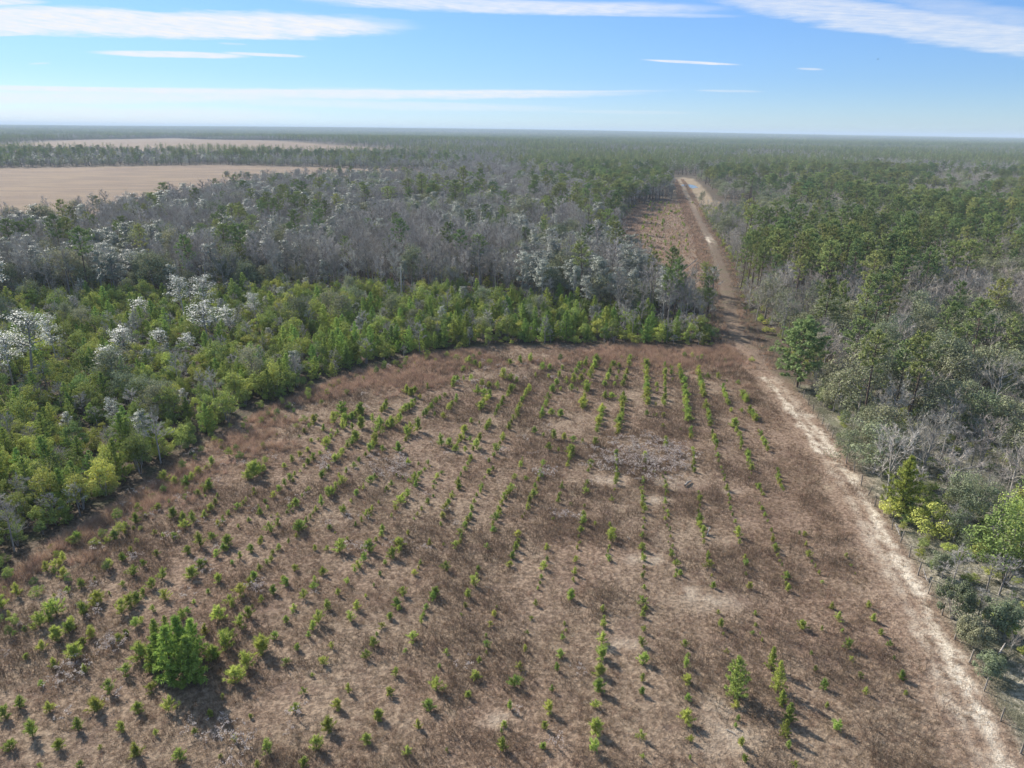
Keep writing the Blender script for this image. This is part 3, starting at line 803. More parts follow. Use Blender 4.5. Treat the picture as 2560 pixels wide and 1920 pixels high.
sap = []
for (ox, oy, s), txt in TILES:
    for t in txt.split():
        a, b, h = (float(q) for q in t.split(','))
        sap.append((ox + a / s, oy + b / s, h / s))
for a, b, n, h in ROWS:
    for k in range(n):
        u = k / max(1, n - 1)
        sap.append((1440 + (a[0] + (b[0] - a[0]) * u + rng.normal() * 4) / 4.608, 840 + (a[1] + (b[1] - a[1]) * u) / 4.608, h * rng.uniform(.8, 1.15) / 4.608))
keep = []
for s in sap:
    if all(math.hypot(s[0] - k[0], (s[1] - k[1]) * 1.2) > 7.5 for k in keep):
        keep.append(s)
SAP = []
for px, py, h in keep:
    x, y = G(px, py)
    hm = max(.45, z_at(px, py - h, y)) * 1.04
    SAP.append((x, y, hm * (.88 if py > 1150 else 1.08), h, px, py))
# smaller plants between their neighbours in the rows
base_ = list(SAP)
bxy = np.array([(s[0], s[1]) for s in base_])
for s in base_:
    if (s[5] < 1330 and rng.uniform() < .85) or (s[5] < 1620 and rng.uniform() < .55):
        d_ = np.hypot(bxy[:, 0] - s[0], bxy[:, 1] - s[1]); d_[d_ < .3] = 99
        j_ = int(np.argmin(d_))
        if .8 < d_[j_] < 4.5:
            u_ = rng.uniform(.4, .6) if d_[j_] > 1.7 else -rng.uniform(.7, 1.1)
            x, y = bxy[j_] * u_ + np.array([s[0], s[1]]) * (1 - u_) + rng.normal(size=2) * .12
            if np.min(np.hypot(bxy[:, 0] - x, bxy[:, 1] - y)) > .55:
                SAP.append((x, y, s[2] * rng.uniform(.5, .9), s[3] * .7, -1, -1))
# saplings of the far plantation
for k, p in enumerate(np.linspace(0, 1, 7)):
    for d in np.arange(205, 440, 3.4):
        x = P(1352 + 140 * p, 205)[0] + (d - 205) * (.62 - .01 * k) * 0 + (P(1400 + 62 * p, 440)[0] - P(1352 + 140 * p, 205)[0]) * (d - 205) / 235 + rng.normal() * .6
        if rng.uniform() < .42 and in_poly(np.array([[x, d]]), F2)[0]:
            SAP.append((x, d, rng.uniform(.7, 1.7), 3.0, -1, -1))
SAP.sort(key=lambda s: -s[3])

LAND = [(G(430, 1680), 'the big pine clump'), (G(1835, 1580), 'the lone dense pine'), (G(1960, 1720), 'the staggered line of tall pines'), (G(1600, 1150), 'the pale weed patch'),
        (G(1770, 1500), 'the central bare sand patch'), (G(1792, 1842), 'the nearest bare sand patch'), (G(1560, 1400), 'the narrow bare sand patch'), (G(1040, 960), 'the tan grass bank'),
        (G(620, 1110), 'the pale tall-grass tuft'), (G(1715, 1215), 'the fallen log'), (G(840, 1170), 'the pale weed clump'), (G(165, 1690), 'the white-topped weeds')]
SECT = ['towards the track', 'towards the far right', 'towards the far end', 'towards the far left', 'towards the thicket', 'towards the near left', 'towards the near edge', 'towards the near right']
ORD = ['first', 'second', 'third', 'fourth', 'fifth', 'sixth', 'seventh', 'eighth', 'ninth', 'tenth', 'eleventh', 'twelfth', 'thirteenth', 'fourteenth', 'fifteenth', 'sixteenth', 'seventeenth', 'eighteenth', 'nineteenth', 'twentieth']
NOBJ = 300
buckets = {}
for i, s in enumerate(SAP[:NOBJ]):
    ds = [(math.hypot(s[0] - l[0][0], s[1] - l[0][1]), k) for k, l in enumerate(LAND)]
    d, k = min(ds)
    an = math.atan2(s[1] - LAND[k][0][1], s[0] - LAND[k][0][0])
    sec = int(round(an / (math.pi / 4))) % 8
    buckets.setdefault((k, sec), []).append((d, i))
SLAB = {}
for (k, sec), l in buckets.items():
    for r, (d, i) in enumerate(sorted(l)):
        h = SAP[i][2]
        size = 'knee-high' if h < .7 else 'waist-high' if h < 1.2 else 'chest-high' if h < 1.7 else 'head-high'
        SLAB[i] = '%s pine sapling, %s out from %s %s' % (size, ORD[min(r, 19)], LAND[k][1], SECT[sec])
rest = []
for i, (x, y, h, hp, px, py) in enumerate(SAP):
    zz = float(terrain_z(np.array([x]), np.array([y]))[0]) - .02
    if i < NOBJ:
        pr = PR['pine_sapling'][int(rng.integers(7))]
        wide = rng.uniform(.8, 1.3)
        plant('pine_sapling', 'pine_sapling', pr, x, y, h * wide, SLAB[i], 'sapling', 'pine saplings planted in the brown field', sz=h, tilt=.05, z=zz)
    else:
        rest.append((x, y, h, zz))
rest = np.array(rest)
wd = rng.uniform(.8, 1.3, len(rest))
scatter('small_pine_saplings', [p.both for p in PR['pine_sapling']], rest[:, :2], rng.uniform(0, 6.28, len(rest)),
        np.stack([rest[:, 2] * wd, rest[:, 2] * wd, rest[:, 2]], 1), rng.integers(0, 7, len(rest)), 'small bright green pine saplings in the far rows of the brown field', z=rest[:, 3])


def tz(x, y):
    return float(terrain_z(np.array([x]), np.array([y]))[0])


def special(kind, name, view, ytop, label, cat, group=None, var=0, wid=1.0, native=False, tilt=0.0, d=None):
    k = 1 if native else 2560 / 2212
    px, py, pt = view[0] * k, view[1] * k, ytop * k
    x, y = G(px, py) if d is None else P(view[0], d)
    h = z_at(px, pt, y)
    pr = PR[kind][var % len(PR[kind])]
    s = h / pr.h
    o = plant(kind, name, pr, x, y, s * wid, label, cat, group, sz=s, tilt=tilt, z=tz(x, y) - .05)
    SPECIAL.append((x, y, (1.0 if kind in ('bright_pine', 'young_pine', 'clump_pine') else 5.5 if kind == 'silver_tree' else 3.6 if kind in ('pine_tree', 'bushy_pine') else 2.2)))
    return o


SPECIAL = []
# the clump of taller pines on the left and the tall pines lower right
gp_ = 'taller young pines standing above the saplings'
for (zx, zy, h), lab, var, kd in (
        ((1500, 1335, 480), 'tallest dark green pine of the big clump, in its near left half', 0, 'clump_pine'),
        ((1660, 1340, 400), 'dark green pine in the right half of the big clump', 2, 'clump_pine'),
        ((1590, 1240, 470), 'tall pine with a pointed top at the back of the big clump', 1, 'clump_pine'),
        ((1390, 1245, 330), 'lighter green pine on the left flank of the big clump', 1, 'clump_pine'),
        ((1725, 1345, 240), 'low bushy pine at the near right foot of the big clump', 0, 'bright_pine'),
        ((1330, 1245, 190), 'low pale green pine at the left foot of the big clump', 2, 'bright_pine'),
        ((1690, 1120, 330), 'pine behind the right shoulder of the big clump', 2, 'clump_pine'),
        ((1360, 1010, 220), 'yellow green pine at the back left of the big clump', 0, 'bright_pine'),
        ((1450, 960, 200), 'small yellow green pine directly behind the big clump', 1, 'bright_pine')):
    special(kd, 'young_pine', (zx / 3.456, 1320 + zy / 3.456), 1320 + (zy - h) / 3.456, lab, 'young pine', gp_, var, 1.15, True)
for (zx, zy, h), lab, var, kd, wd_ in (
        ((1270, 1010, 450), 'lone dense blue green pine, spindle shaped, in the near right of the field', 2, 'young_pine', 1.0),
        ((1690, 700, 260), 'farthest pine of the staggered line of tall pines', 0, 'bright_pine', 1.0),
        ((1760, 940, 340), 'tallest yellow green pine of the staggered line of tall pines', 1, 'bright_pine', 1.0),
        ((1810, 1110, 170), 'short pine in the middle of the staggered line of tall pines', 2, 'bright_pine', 1.1),
        ((1895, 1310, 220), 'broad pine in the near half of the staggered line', 0, 'bright_pine', 1.3),
        ((1850, 1480, 200), 'pale pine nearest the camera in the staggered line', 1, 'bright_pine', 1.3)):
    special(kd, 'young_pine', (1560 + zx / 4.608, 1520 + zy / 4.608), 1520 + (zy - h) / 4.608, lab, 'young pine', gp_, var, wd_, True)

# silvery trees rising out of the thicket on the left
sg = 'silvery-leaved trees rising from the thicket'
for b, t, lab, var, w_ in (
        ((72, 834), 650, 'tall silvery tree with a long pale trunk at the left end of the thicket', 0, 1.0),
        ((30, 838), 700, 'thinner silvery tree close beside the tall one at the left end', 1, .9),
        ((402, 702), 578, 'silvery tree with a bare curved trunk, tallest of the middle group', 0, .85),
        ((447, 690), 583, 'silvery tree just behind the one with the curved trunk', 1, .9),
        ((452, 748), 638, 'broad silvery tree at the front of the middle group', 1, 1.1),
        ((556, 705), 621, 'greyer silvery tree standing apart on the right of the middle group', 0, .8),
        ((243, 815), 741, 'low bright white tree in front of the dark gap in the thicket', 2, 1.1),
        ((275, 766), 698, 'low silvery tree behind the bright white one', 2, 1.1),
        ((345, 752), 706, 'small silvery tree beside the brown dead stump', 2, 1.2),
        ((405, 765), 715, 'small silvery tree below the broad one', 2, 1.0),
        ((128, 800), 668, 'slender grey silvery tree between the tall one and the thicket gap', 1, .6),
        ((500, 720), 655, 'silvery tree filling the gap beside the broad one', 2, 1.0),
        ((310, 690), 640, 'small silvery tree behind the middle group, nearest the wood', 2, 1.1),
        ((248, 925), 855, 'narrow silvery young tree low in the near thicket', 2, .6),
        ((5, 690), 520, 'silvery tree cut by the left edge, in front of the wood', 0, .8)):
    special('silver_tree', 'silvery_tree', b, t, lab, 'tree', sg, var, w_, tilt=.04)

# pines and oaks one can single out right of the track
rg = 'pine trees right of the sandy track'
special('bushy_pine', 'pine_tree', (1722, 838), 697, 'dense dark pine with low branches alone at the bend of the track', 'pine tree', rg, 0, 1.3)
for b, t, lab, var, w_ in (
        ((1874, 778), 596, 'tall pine with a leaning bare trunk in the middle of the pine stand', 0, .9),
        ((1851, 762), 600, 'slim tall pine left of the leaning one in the stand', 3, .8),
        ((1868, 712), 545, 'dark flat-topped pine at the top of the pine stand', 2, 1.0),
        ((1930, 700), 538, 'dark pine with an open crown right of the flat-topped one', 4, 1.1),
        ((1910, 750), 600, 'full-crowned pine on the right flank of the pine stand', 1, 1.0),
        ((1931, 898), 738, 'near tall pine with a blackish trunk above the grey oaks', 0, .9),
        ((1952, 918), 722, 'near tall pine with a bright green crown beside the black trunk', 1, 1.1),
        ((2025, 802), 654, 'bright green pine with a tall tapering crown beyond the bare oaks', 1, 1.0),
        ((2130, 768), 604, 'round-headed pine near the right edge above the grey twigs', 2, 1.0),
        ((2050, 742), 610, 'small-crowned pine between the tapering and the round-headed pine', 0, .8),
        ((2158, 832), 682, 'pale green pine at the right edge among bare oaks', 3, 1.0),
        ((1712, 692), 556, 'pine with a thin pale trunk at the left end of the stand', 4, .9),
        ((1772, 772), 606, 'pine with a dark forked trunk behind the bushy pine', 1, 1.0),
        ((1634, 642), 540, 'pine leaning over the track where it narrows', 1, 1.0),
        ((1668, 655), 552, 'pine with a whitish trunk second from the narrow track', 0, .9),
        ((1800, 738), 610, 'low-crowned pine in front of the pine stand', 3, .9)):
    special('pine_tree', 'pine_tree', b, t, lab, 'pine tree', rg, var, w_)
special('fence_pine', 'young_pine', (1943, 1112), 984, 'bright yellow green young pine standing alone behind the wire fence', 'young pine', None, 0, 1.0)
og = 'oaks and shrubs behind the wire fence'
for b, t, lab, kd, nm, var, w_ in (
        ((1850, 912), 768, 'large rounded grey green oak beside the bend of the track', 'leafy_oak', 'leafy_oak', 0, 1.0),
        ((1800, 890), 792, 'grey green oak leaning over the fence near the track bend', 'leafy_oak', 'leafy_oak', 1, .9),
        ((1905, 985), 868, 'dull green oak in front of the black-trunked pine', 'leafy_oak', 'leafy_oak', 3, 1.1),
        ((1862, 958), 868, 'wide low oak along the fence below the rounded oak', 'leafy_oak', 'leafy_oak', 2, .9),
        ((1828, 1000), 920, 'small olive oak touching the fence line', 'leafy_oak', 'leafy_oak', 3, .9),
        ((2088, 1122), 1018, 'dark green evergreen with a ragged crown amid the pale oaks', 'big_shrub', 'evergreen_shrub', 1, 1.0),
        ((2170, 1262), 1085, 'big bright evergreen at the right edge, crown down to the ground', 'big_shrub', 'evergreen_shrub', 0, 1.0),
        ((2205, 1200), 1050, 'second big evergreen cut by the right edge', 'big_shrub', 'evergreen_shrub', 0, .9),
        ((2010, 1150), 1085, 'dark shrub between the bright pine and the ragged evergreen', 'evergreen_shrub', 'evergreen_shrub', 2, 1.0),
        ((1925, 1118), 1078, 'very dark low shrub under the bright young pine', 'evergreen_shrub', 'evergreen_shrub', 0, 1.3),
        ((2028, 1238), 1190, 'olive shrub beside the third leaning fence post', 'big_shrub', 'evergreen_shrub', 2, .75),
        ((2056, 1336), 1256, 'rounded grey olive shrub spilling over the fence', 'big_shrub', 'evergreen_shrub', 2, .7),
        ((2150, 1362), 1290, 'dark olive shrub inside the scrub behind the rounded one', 'big_shrub', 'evergreen_shrub', 2, .8),
        ((2098, 1398), 1332, 'green shrub with yellowing top just behind the fence wire', 'big_shrub', 'evergreen_shrub', 2, .75),
        ((1984, 1214), 1180, 'small shrub at the foot of a grey fence post', 'evergreen_shrub', 'evergreen_shrub', 3, 1.0),
        ((2128, 1460), 1408, 'small pale shrub close to the camera behind the fence', 'big_shrub', 'evergreen_shrub', 2, .8),
        ((2180, 1232), 1185, 'grey scrubby bush below the big bright evergreen', 'big_shrub', 'evergreen_shrub', 2, .8)):
    special(kd, nm, b, t, lab, 'tree' if nm == 'leafy_oak' else 'shrub', og, var, w_)
bg = 'leafless oaks behind the wire fence'
for b, t, lab, var, w_ in (
        ((2033, 990), 838, 'slender whitish leafless oak with upright limbs', 2, .7),
        ((2116, 1012), 900, 'pale leafless oak with a dark leaning trunk', 0, 1.1),
        ((2182, 1068), 950, 'leafless oak with a black crooked trunk at the right edge', 1, 1.1),
        ((2050, 1062), 975, 'wide sprawling leafless oak with drooping pale limbs', 1, 1.5),
        ((2120, 1100), 1030, 'low tangled leafless oak behind the ragged evergreen', 1, 1.4),
        ((1990, 900), 800, 'leafless oak with brownish twigs beside the near tall pines', 0, 1.0),
        ((2090, 880), 770, 'leafless oak with a white trunk below the tapering pine', 2, 1.0),
        ((2170, 930), 850, 'leafless oak with thin grey twigs below the pale green pine', 0, 1.0),
        ((2150, 1130), 1060, 'low leafless oak beside the big bright evergreen', 1, 1.3)):
    special('bare_oak', 'bare_oak', b, t, lab, 'bare tree', bg, var, w_)
special('leafy_oak', 'leafy_oak', (1515, 442), 412, 'lone dark tree with a short trunk on the mown clearing', 'tree', None, 0, .75)
special('evergreen_shrub', 'evergreen_shrub', (1496, 441), 434, 'small dark bush beside the track at the mown clearing', 'shrub', None, 0)
special('leafy_oak', 'leafy_oak', (105, 470), 436, 'dark round evergreen rising above the grey wood at the far left field', 'tree', None, 2, 1.5, d=262)
special('pine_tree', 'pine_tree', (998, 470), 362, 'tall dark pine sticking out of the grey wood below the far crop field', 'pine tree', None, 1, 1.0, d=372)
special('pine_tree', 'pine_tree', (1032, 470), 366, 'thin-topped pine right of the tall dark one in the grey wood', 'pine tree', None, 4, .9, d=378)
special('pine_tree', 'pine_tree', (908, 470), 378, 'spreading pine left of the tall dark one in the grey wood', 'pine tree', None, 0, 1.1, d=360)
special('leafy_oak', 'leafy_oak', (1128, 480), 422, 'round dark green tree above the grey wood left of the far plantation', 'tree', None, 0, 1.2, d=300)
special('pine_tree', 'pine_tree', (1288, 480), 388, 'broad dark pine at the left corner of the far plantation', 'pine tree', None, 2, 1.2, d=395)
SPA = np.array(SPECIAL)

# ------------------------------------------------------------------ woods
def jgrid(poly, sp, seed_jit=.42):
    lo = np.min(poly, 0); hi = np.max(poly, 0)
    a, b = np.meshgrid(np.arange(lo[0], hi[0], sp), np.arange(lo[1], hi[1], sp))
    p = np.stack([a.ravel(), b.ravel()], 1)
    p = p + rng.uniform(-seed_jit, seed_jit, p.shape) * sp
    return p[in_poly(p, poly)]


def visible(p, h, margin=420):
    px, py, z = project(np.concatenate([p, np.full((len(p), 1), h)], 1))
    bx, by, _ = project(np.concatenate([p, np.zeros((len(p), 1))], 1))
    return (z > 5) & (px > -margin) & (px < 2560 + margin) & (py < 1920 + margin)


def clear_of(p, dist):
    ok = np.ones(len(p), bool)
    for x, y, r in SPECIAL:
        # nothing taller than a bush stands between a silvery tree and the open field
        ok &= np.hypot(p[:, 0] - x, (p[:, 1] - y) * (.75 if r > 5 else 1.0) + (.8 if r > 5 else 0)) > r * dist
    return ok


TREES = []   # kind, x, y, scale, zone


def put(kind, pts, lo, hi, zone):
    for x, y in pts:
        TREES.append((kind, x, y, rng.uniform(lo, hi) * (.66 if zone == 'W' and y < 225 and x > 38 else .78 if zone == 'W' and y > 400 and x < -60 else .42 if zone == 'R' and 280 < y < 450 and x < 104 + (y - 280) * .27 else 1.0), zone))


# the thicket: young pines, evergreen shrubs, a few grey saplings
p = jgrid(THICKET, 2.3)
edge = seg_dist(p, ARC)
p = p[(edge > .8) & visible(p, 4) & clear_of(p, .55)]
edge = seg_dist(p, ARC)
pick = rng.uniform(size=len(p)); zn = vnoise(p[:, 0], p[:, 1], 16, 21)
pineness = np.where(p[:, 0] > -35, .55, .25) + .5 * (zn - .5)
isp = pick < pineness
isg = (~isp) & (rng.uniform(size=len(p)) < .07)
thin = rng.uniform(size=len(p)) < np.where(edge < 6, 1, .85)
put('young_pine', p[isp & thin], .6, 1.3, 'T')
put('evergreen_shrub', p[~isp & ~isg & thin], .5, 1.2, 'T')
tall = (~isp) & (~isg) & (edge > 5) & (rng.uniform(size=len(p)) < .035)
put('leafy_oak', p[tall], .5, .85, 'T')
put('bare_tree', p[isg & thin][::2], .35, .6, 'T')
put('grey_tree', p[isg & thin][1::2], .3, .55, 'T')
# low green bushes on the rough margin between thicket and field
p = jgrid(FIELD, 1.9)
ad = seg_dist(p, ARC)
p = p[(ad > .6) & (ad < 12) & (p[:, 1] < 128) & (p[:, 1] > 34) & visible(p, 1, 30)]
p = p[rng.uniform(size=len(p)) < .7 * np.clip(1.2 - seg_dist(p, ARC) / 11, 0, 1)]
put('evergreen_shrub', p, .14, .40, 'M')
# the grey wood
for lo_, hi_, sp in ((60, 250, 3.7), (250, 480, 4.9), (480, 770, 7.2)):
    p = jgrid(WOOD, sp)
    p = p[(p[:, 1] >= lo_) & (p[:, 1] < hi_) & visible(p, 12) & clear_of(p, 1.0)]
    k = rng.uniform(size=len(p)); zn = vnoise(p[:, 0], p[:, 1], 26, 31); zr = vnoise(p[:, 0], p[:, 1], 60, 33)
    low = (p[:, 1] < 225) & (p[:, 0] > 38)
    p = p[~(low & (rng.uniform(size=len(p)) < .35))]
    k = rng.uniform(size=len(p)); zn = vnoise(p[:, 0], p[:, 1], 26, 31); zr = vnoise(p[:, 0], p[:, 1], 60, 33)
    right = sstep(-20, 90, p[:, 0]) * sstep(230, 420, p[:, 1])
    tp = .05 + .65 * right + .25 * (zr > .72)
    tp = tp * (1 - .35 * sstep(300, 450, p[:, 1]))
    tb = tp + (1 - tp) * np.clip(.58 + 1.1 * (zn - .5), .18, .88)
    tg = tb + (1 - tb) * .62
    put('pine_tree', p[k < tp], .75, 1.0, 'W')
    put('bare_tree', p[(k >= tp) & (k < tb)], .8, 1.22, 'W')
    put('grey_tree', p[(k >= tb) & (k < tg)], .75, 1.2, 'W')
    put('leafy_oak', p[k >= tg], .8, 1.25, 'W')
# woods right of the track
for lo_, hi_, sp in ((70, 200, 4.2), (200, 420, 5.4), (420, 770, 7.6)):
    p = jgrid(RF, sp)
    p = p[(p[:, 1] >= lo_) & (p[:, 1] < hi_) & visible(p, 12) & clear_of(p, 1.05)]
    p = p[~(in_poly(p, CLEAR1) | in_poly(p, CLEAR2))]
    p = p[~((seg_dist(p, CLEAR2, True) < 4) | (seg_dist(p, CLEAR1, True) < 3))]
    p = p[~((p[:, 1] < 95) & (rng.uniform(size=len(p)) < .55))]
    tdist = seg_dist(p, TRACK)
    p = p[~((tdist < 15) & (p[:, 1] > 425) & (p[:, 1] < 640))]
    tdist = seg_dist(p, TRACK)
    stand = (p[:, 1] > 122) & (p[:, 1] < 265) & (tdist < 48)
    k = rng.uniform(size=len(p)); zn = vnoise(p[:, 0], p[:, 1], 30, 41); zr = vnoise(p[:, 0], p[:, 1], 45, 43)
    tp = np.clip(.29 + .2 * stand + 1.3 * (zr - .5) - .35 * (p[:, 1] < 105), .02, .8)
    tb = tp + (1 - tp) * np.clip(.40 + 1.3 * (zn - .5), .08, .85) * np.where(p[:, 1] > 330, .7, 1.0) + .1 * (p[:, 1] < 115) + .16
    put('pine_tree', p[(k < tp) & ~stand], .7, 1.05, 'R')
    put('pine_tree', p[(k < tp) & stand], .85, 1.12, 'R')
    put('bare_oak', p[(k >= tp) & (k < tb)], .75, 1.15, 'R')
    put('leafy_oak', p[k >= tb], .7, 1.15, 'R')
# low bushes and small oaks close behind the fence
p = jgrid([(a + 1.6, b) for a, b in FENCE] + [(a + 9, b + 2) for a, b in FENCE[::-1]], 2.5)
p = p[(p[:, 1] > 62) & visible(p, 2, 30) & clear_of(p, .7)]
k = rng.uniform(size=len(p))
put('leafy_oak', p[k < .5], .28, .5, 'F'); put('evergreen_shrub', p[(k >= .5) & (k < .68)], .35, .6, 'F'); put('bare_oak', p[k > .8], .3, .5, 'F')
# hedge in the left crop field, belt of trees between the crop fields
for u in np.linspace(0, 1, 30):
    put(['grey_tree', 'leafy_oak', 'evergreen_shrub'][int(rng.integers(3))], [(P(472 + 128 * u, 628)[0] + rng.normal() * 1.5, 628 + rng.normal() * 2 - 20 * u)], .3, .6, 'H')
BELT = [P(-200, 705), P(0, 722), P(200, 768), P(470, 834), P(700, 808), P(900, 785), P(1000, 770), P(1000, 1010), P(700, 1010), P(300, 1000), P(-200, 960)]
p = jgrid(BELT, 6.2)
p = p[visible(p, 12)]
k = rng.uniform(size=len(p)); zr = vnoise(p[:, 0], p[:, 1], 70, 53)
put('bare_tree', p[k < .42], .5, .85, 'B')
put('grey_tree', p[(k >= .42) & (k < .66)], .5, .85, 'B')
put('leafy_oak', p[(k >= .66) & (k < .90 - .1 * (zr > .6))], .55, .95, 'B')
put('pine_tree', p[k >= .90 - .1 * (zr > .6)], .55, 1.0, 'B')

NAMES = {'pine_tree': ('pine_tree', 'pine tree'), 'young_pine': ('young_pine', 'young pine'), 'evergreen_shrub': ('evergreen_shrub', 'shrub'), 'leafy_oak': ('leafy_oak', 'tree'),
         'grey_tree': ('grey_leaf_tree', 'tree'), 'bare_tree': ('bare_tree', 'bare tree'), 'bare_oak': ('bare_oak', 'bare tree')}
KLAB = {'pine_tree': 'green pine', 'young_pine': 'bushy young pine', 'evergreen_shrub': 'dense evergreen shrub', 'leafy_oak': 'dull green leafy tree', 'grey_tree': 'silvery grey leafy tree',
        'bare_tree': 'leafless grey tree', 'bare_oak': 'leafless pale oak'}


def zone_words(kind, zone, x, y):
    if zone == 'T':
        e = seg_dist(np.array([[x, y]]), ARC)[0]
        row = 'front rank of the thicket' if e < 3.2 else 'second rank of the thicket' if e < 7 else 'middle of the thicket' if e < 22 else 'back of the thicket'
        side = 'near left' if y < 80 else 'curved left side' if y < 112 else 'far side of field' if x > -8 else 'far left bend'
        return '%s, %s' % (row, side)
    if zone == 'W':
        if y < 195:
            return 'front of the grey wood %s' % ('behind the silvery trees' if x < -40 else 'behind the green thicket' if x < 25 else 'beside the track')
        return '%s of the grey wood %s' % ('middle' if y < 290 else 'back', 'below the left crop field' if x < -45 else 'behind the green thicket' if x < 20 else 'left of the far plantation')
    if zone == 'R':
        e = seg_dist(np.array([[x, y]]), TRACK)[0]
        where = 'edge' if e < 12 else 'middle' if e < 45 else 'right part'
        band = 'behind the fence' if y < 110 else 'beside the track bend' if y < 150 else 'beside the narrow track' if y < 230 else 'opposite the far plantation' if y < 420 else 'beyond the mown clearing'
        return '%s of the right-hand woods %s' % (where, band)
    if zone == 'F':
        return 'row of low growth close behind the wire fence'
    if zone == 'M':
        return 'rough margin between thicket and field'
    if zone == 'H':
        return 'short hedge in the left crop field'
    return 'tree belt between the two crop fields'


by_kind = {}
for t in TREES:
    by_kind.setdefault(t[0], []).append(t)
BUDGET = {'pine_tree': 270, 'young_pine': 280, 'evergreen_shrub': 275, 'leafy_oak': 280, 'grey_tree': 290, 'bare_tree': 290, 'bare_oak': 285}
for kind, ts in by_kind.items():
    prs = PR[kind]
    var = rng.integers(0, len(prs), len(ts))
    xy = np.array([(t[1], t[2]) for t in ts]); sc_ = np.array([t[3] for t in ts]); hh = np.array([prs[v].h for v in var]) * sc_
    bx, by_, bz = project(np.concatenate([xy, np.zeros((len(xy), 1))], 1))
    tx, ty, _ = project(np.concatenate([xy, hh[:, None]], 1))
    inside = (tx > 5) & (tx < 2555) & (ty < 1900)
    app = np.hypot(tx - bx, by_ - ty) * np.where(inside, 1, 0.0)
    # a tree hidden by the one just in front of it shows little
    order = np.argsort(-app)
    chosen = np.zeros(len(ts), bool); chosen[order[:BUDGET[kind]]] = True
    zs_ = terrain_z(xy[:, 0], xy[:, 1]) - .06
    nm, cat = NAMES[kind]
    for i in np.nonzero(chosen)[0]:
        zw = zone_words(kind, ts[i][4], *xy[i])
        w_ = rng.uniform(.85, 1.15) * (1.0 + .4 * float(sstep(220, 420, xy[i, 1])))
        plant(kind, nm, prs[var[i]], xy[i, 0], xy[i, 1], sc_[i] * w_, '%s in the %s' % (KLAB[kind], zw), cat, '%s, %s' % (KLAB[kind], zw), parts=app[i] > 62, sz=sc_[i], tilt=.03, z=zs_[i])
    rs = ~chosen
    if rs.any():
        w_ = rng.uniform(.85, 1.15, rs.sum()) * (1.0 + .45 * sstep(220, 420, xy[rs, 1]))
        scatter(nm.replace('_tree', '').replace('leafy_oak', 'oak') + '_woodland', [q.both for q in prs], xy[rs], rng.uniform(0, 6.28, rs.sum()),
                np.stack([sc_[rs] * w_, sc_[rs] * w_, sc_[rs]], 1), var[rs], 'more distant %ss massed in the woods' % KLAB[kind], z=zs_[rs])

# undergrowth under the woods
pu = np.concatenate([jgrid(WOOD, 2.6), jgrid(RF, 2.3), jgrid(THICKET, 2.6)])
pu = pu[(pu[:, 1] < 420) & visible(pu, 2, 300)]
nu = len(pu)
sh = rng.uniform(.25, .62, nu)
scatter('undergrowth', [q.both for q in PR['evergreen_shrub']] + [PR['bare_tree'][0].both], pu, rng.uniform(0, 6.28, nu), np.stack([sh, sh, sh * rng.uniform(.5, .9, nu)], 1),
        np.where(rng.uniform(size=nu) < .25, 4, rng.integers(0, 4, nu)), 'low undergrowth on the floor of the woods')

# forest out to the horizon
FAR = {'pine': Proto('far_pine', build_pine(15, .35, 2.9, 16, .55), 'bark_pine', 'pine', 15), 'bare': Proto('far_bare', build_bare(12, 3.4, .3, 9, 7, .11), 'bark', 'twig', 12),
       'oak': Proto('far_oak', build_broad(11, 3.6, .2, 9, 26, .55, 0, 1, 3), 'bark', 'oak', 11)}


def cluster(name, kinds, n, spread):
    mb = MB()
    for k in range(n):
        kd = kinds[int(rng.integers(len(kinds)))]
        me = FAR[kd].both
        co = np.zeros(len(me.vertices) * 3, np.float32); me.vertices.foreach_get('co', co); co = co.reshape(-1, 3)
        s = rng.uniform(.8, 1.2)
        a = rng.uniform(0, 6.28); ca, sa_ = math.cos(a), math.sin(a)
        co = np.stack([co[:, 0] * ca - co[:, 1] * sa_, co[:, 0] * sa_ + co[:, 1] * ca, co[:, 2]], 1) * s
        co[:, :2] += rng.uniform(-spread, spread, 2)
        mi = {'pine': (0, 1), 'bare': (2, 3), 'oak': (2, 4)}[kd]
        fl = {}
        for pl in me.polygons:
            fl.setdefault((len(pl.vertices), pl.material_index), []).append(tuple(pl.vertices))
        first = True
        for (nv, mm), fs in fl.items():
            if first:
                mb.add(co, fs, mi[mm]); base_n = mb.n - len(co); first = False
            else:
                mb.f.append(np.asarray(fs, int) + base_n); mb.m.append((len(fs), mi[mm]))
    return mb.mesh(name, ['bark_pine', 'pine', 'bark', 'twig', 'oak'])


CL = [cluster('pine_group', ['pine'], 7, 13), cluster('mixed_group', ['pine', 'bare', 'oak'], 7, 13), cluster('bare_group', ['bare', 'bare', 'oak'], 7, 13)]
pts, ids, scs = [], [], []
rr = 765.0
while rr < 2300:
    st = 6.6 + (rr - 765) * .0045
    n = int(1.45 * rr / st)
    az = (np.arange(n) + rng.uniform(-.4, .4, n)) / n * 1.45 - .725
    d = rr + rng.uniform(-.5, .5, n) * st
    pts.append(np.stack([np.sin(az) * d, np.cos(az) * d], 1)); rr += st
pts = np.concatenate(pts)
pts = pts[~(in_poly(pts, FARM_A) | in_poly(pts, FARM_B) | in_poly(pts, BELT) | in_poly(pts, WOOD) | in_poly(pts, RF))]
zn = vnoise(pts[:, 0], pts[:, 1], 130, 61) + .25 * rng.normal(size=len(pts)) + .12 * sstep(900, 1500, pts[:, 1])
ids = np.where(zn > .50, 0, np.where(zn > .34, 1, 2))
s = rng.uniform(.75, 1.1, len(pts))
scatter('distant_forest', [FAR['pine'].both, FAR['oak'].both, FAR['bare'].both], pts, rng.uniform(0, 6.28, len(pts)), s, ids, 'distant forest running out towards the horizon')
pts = []
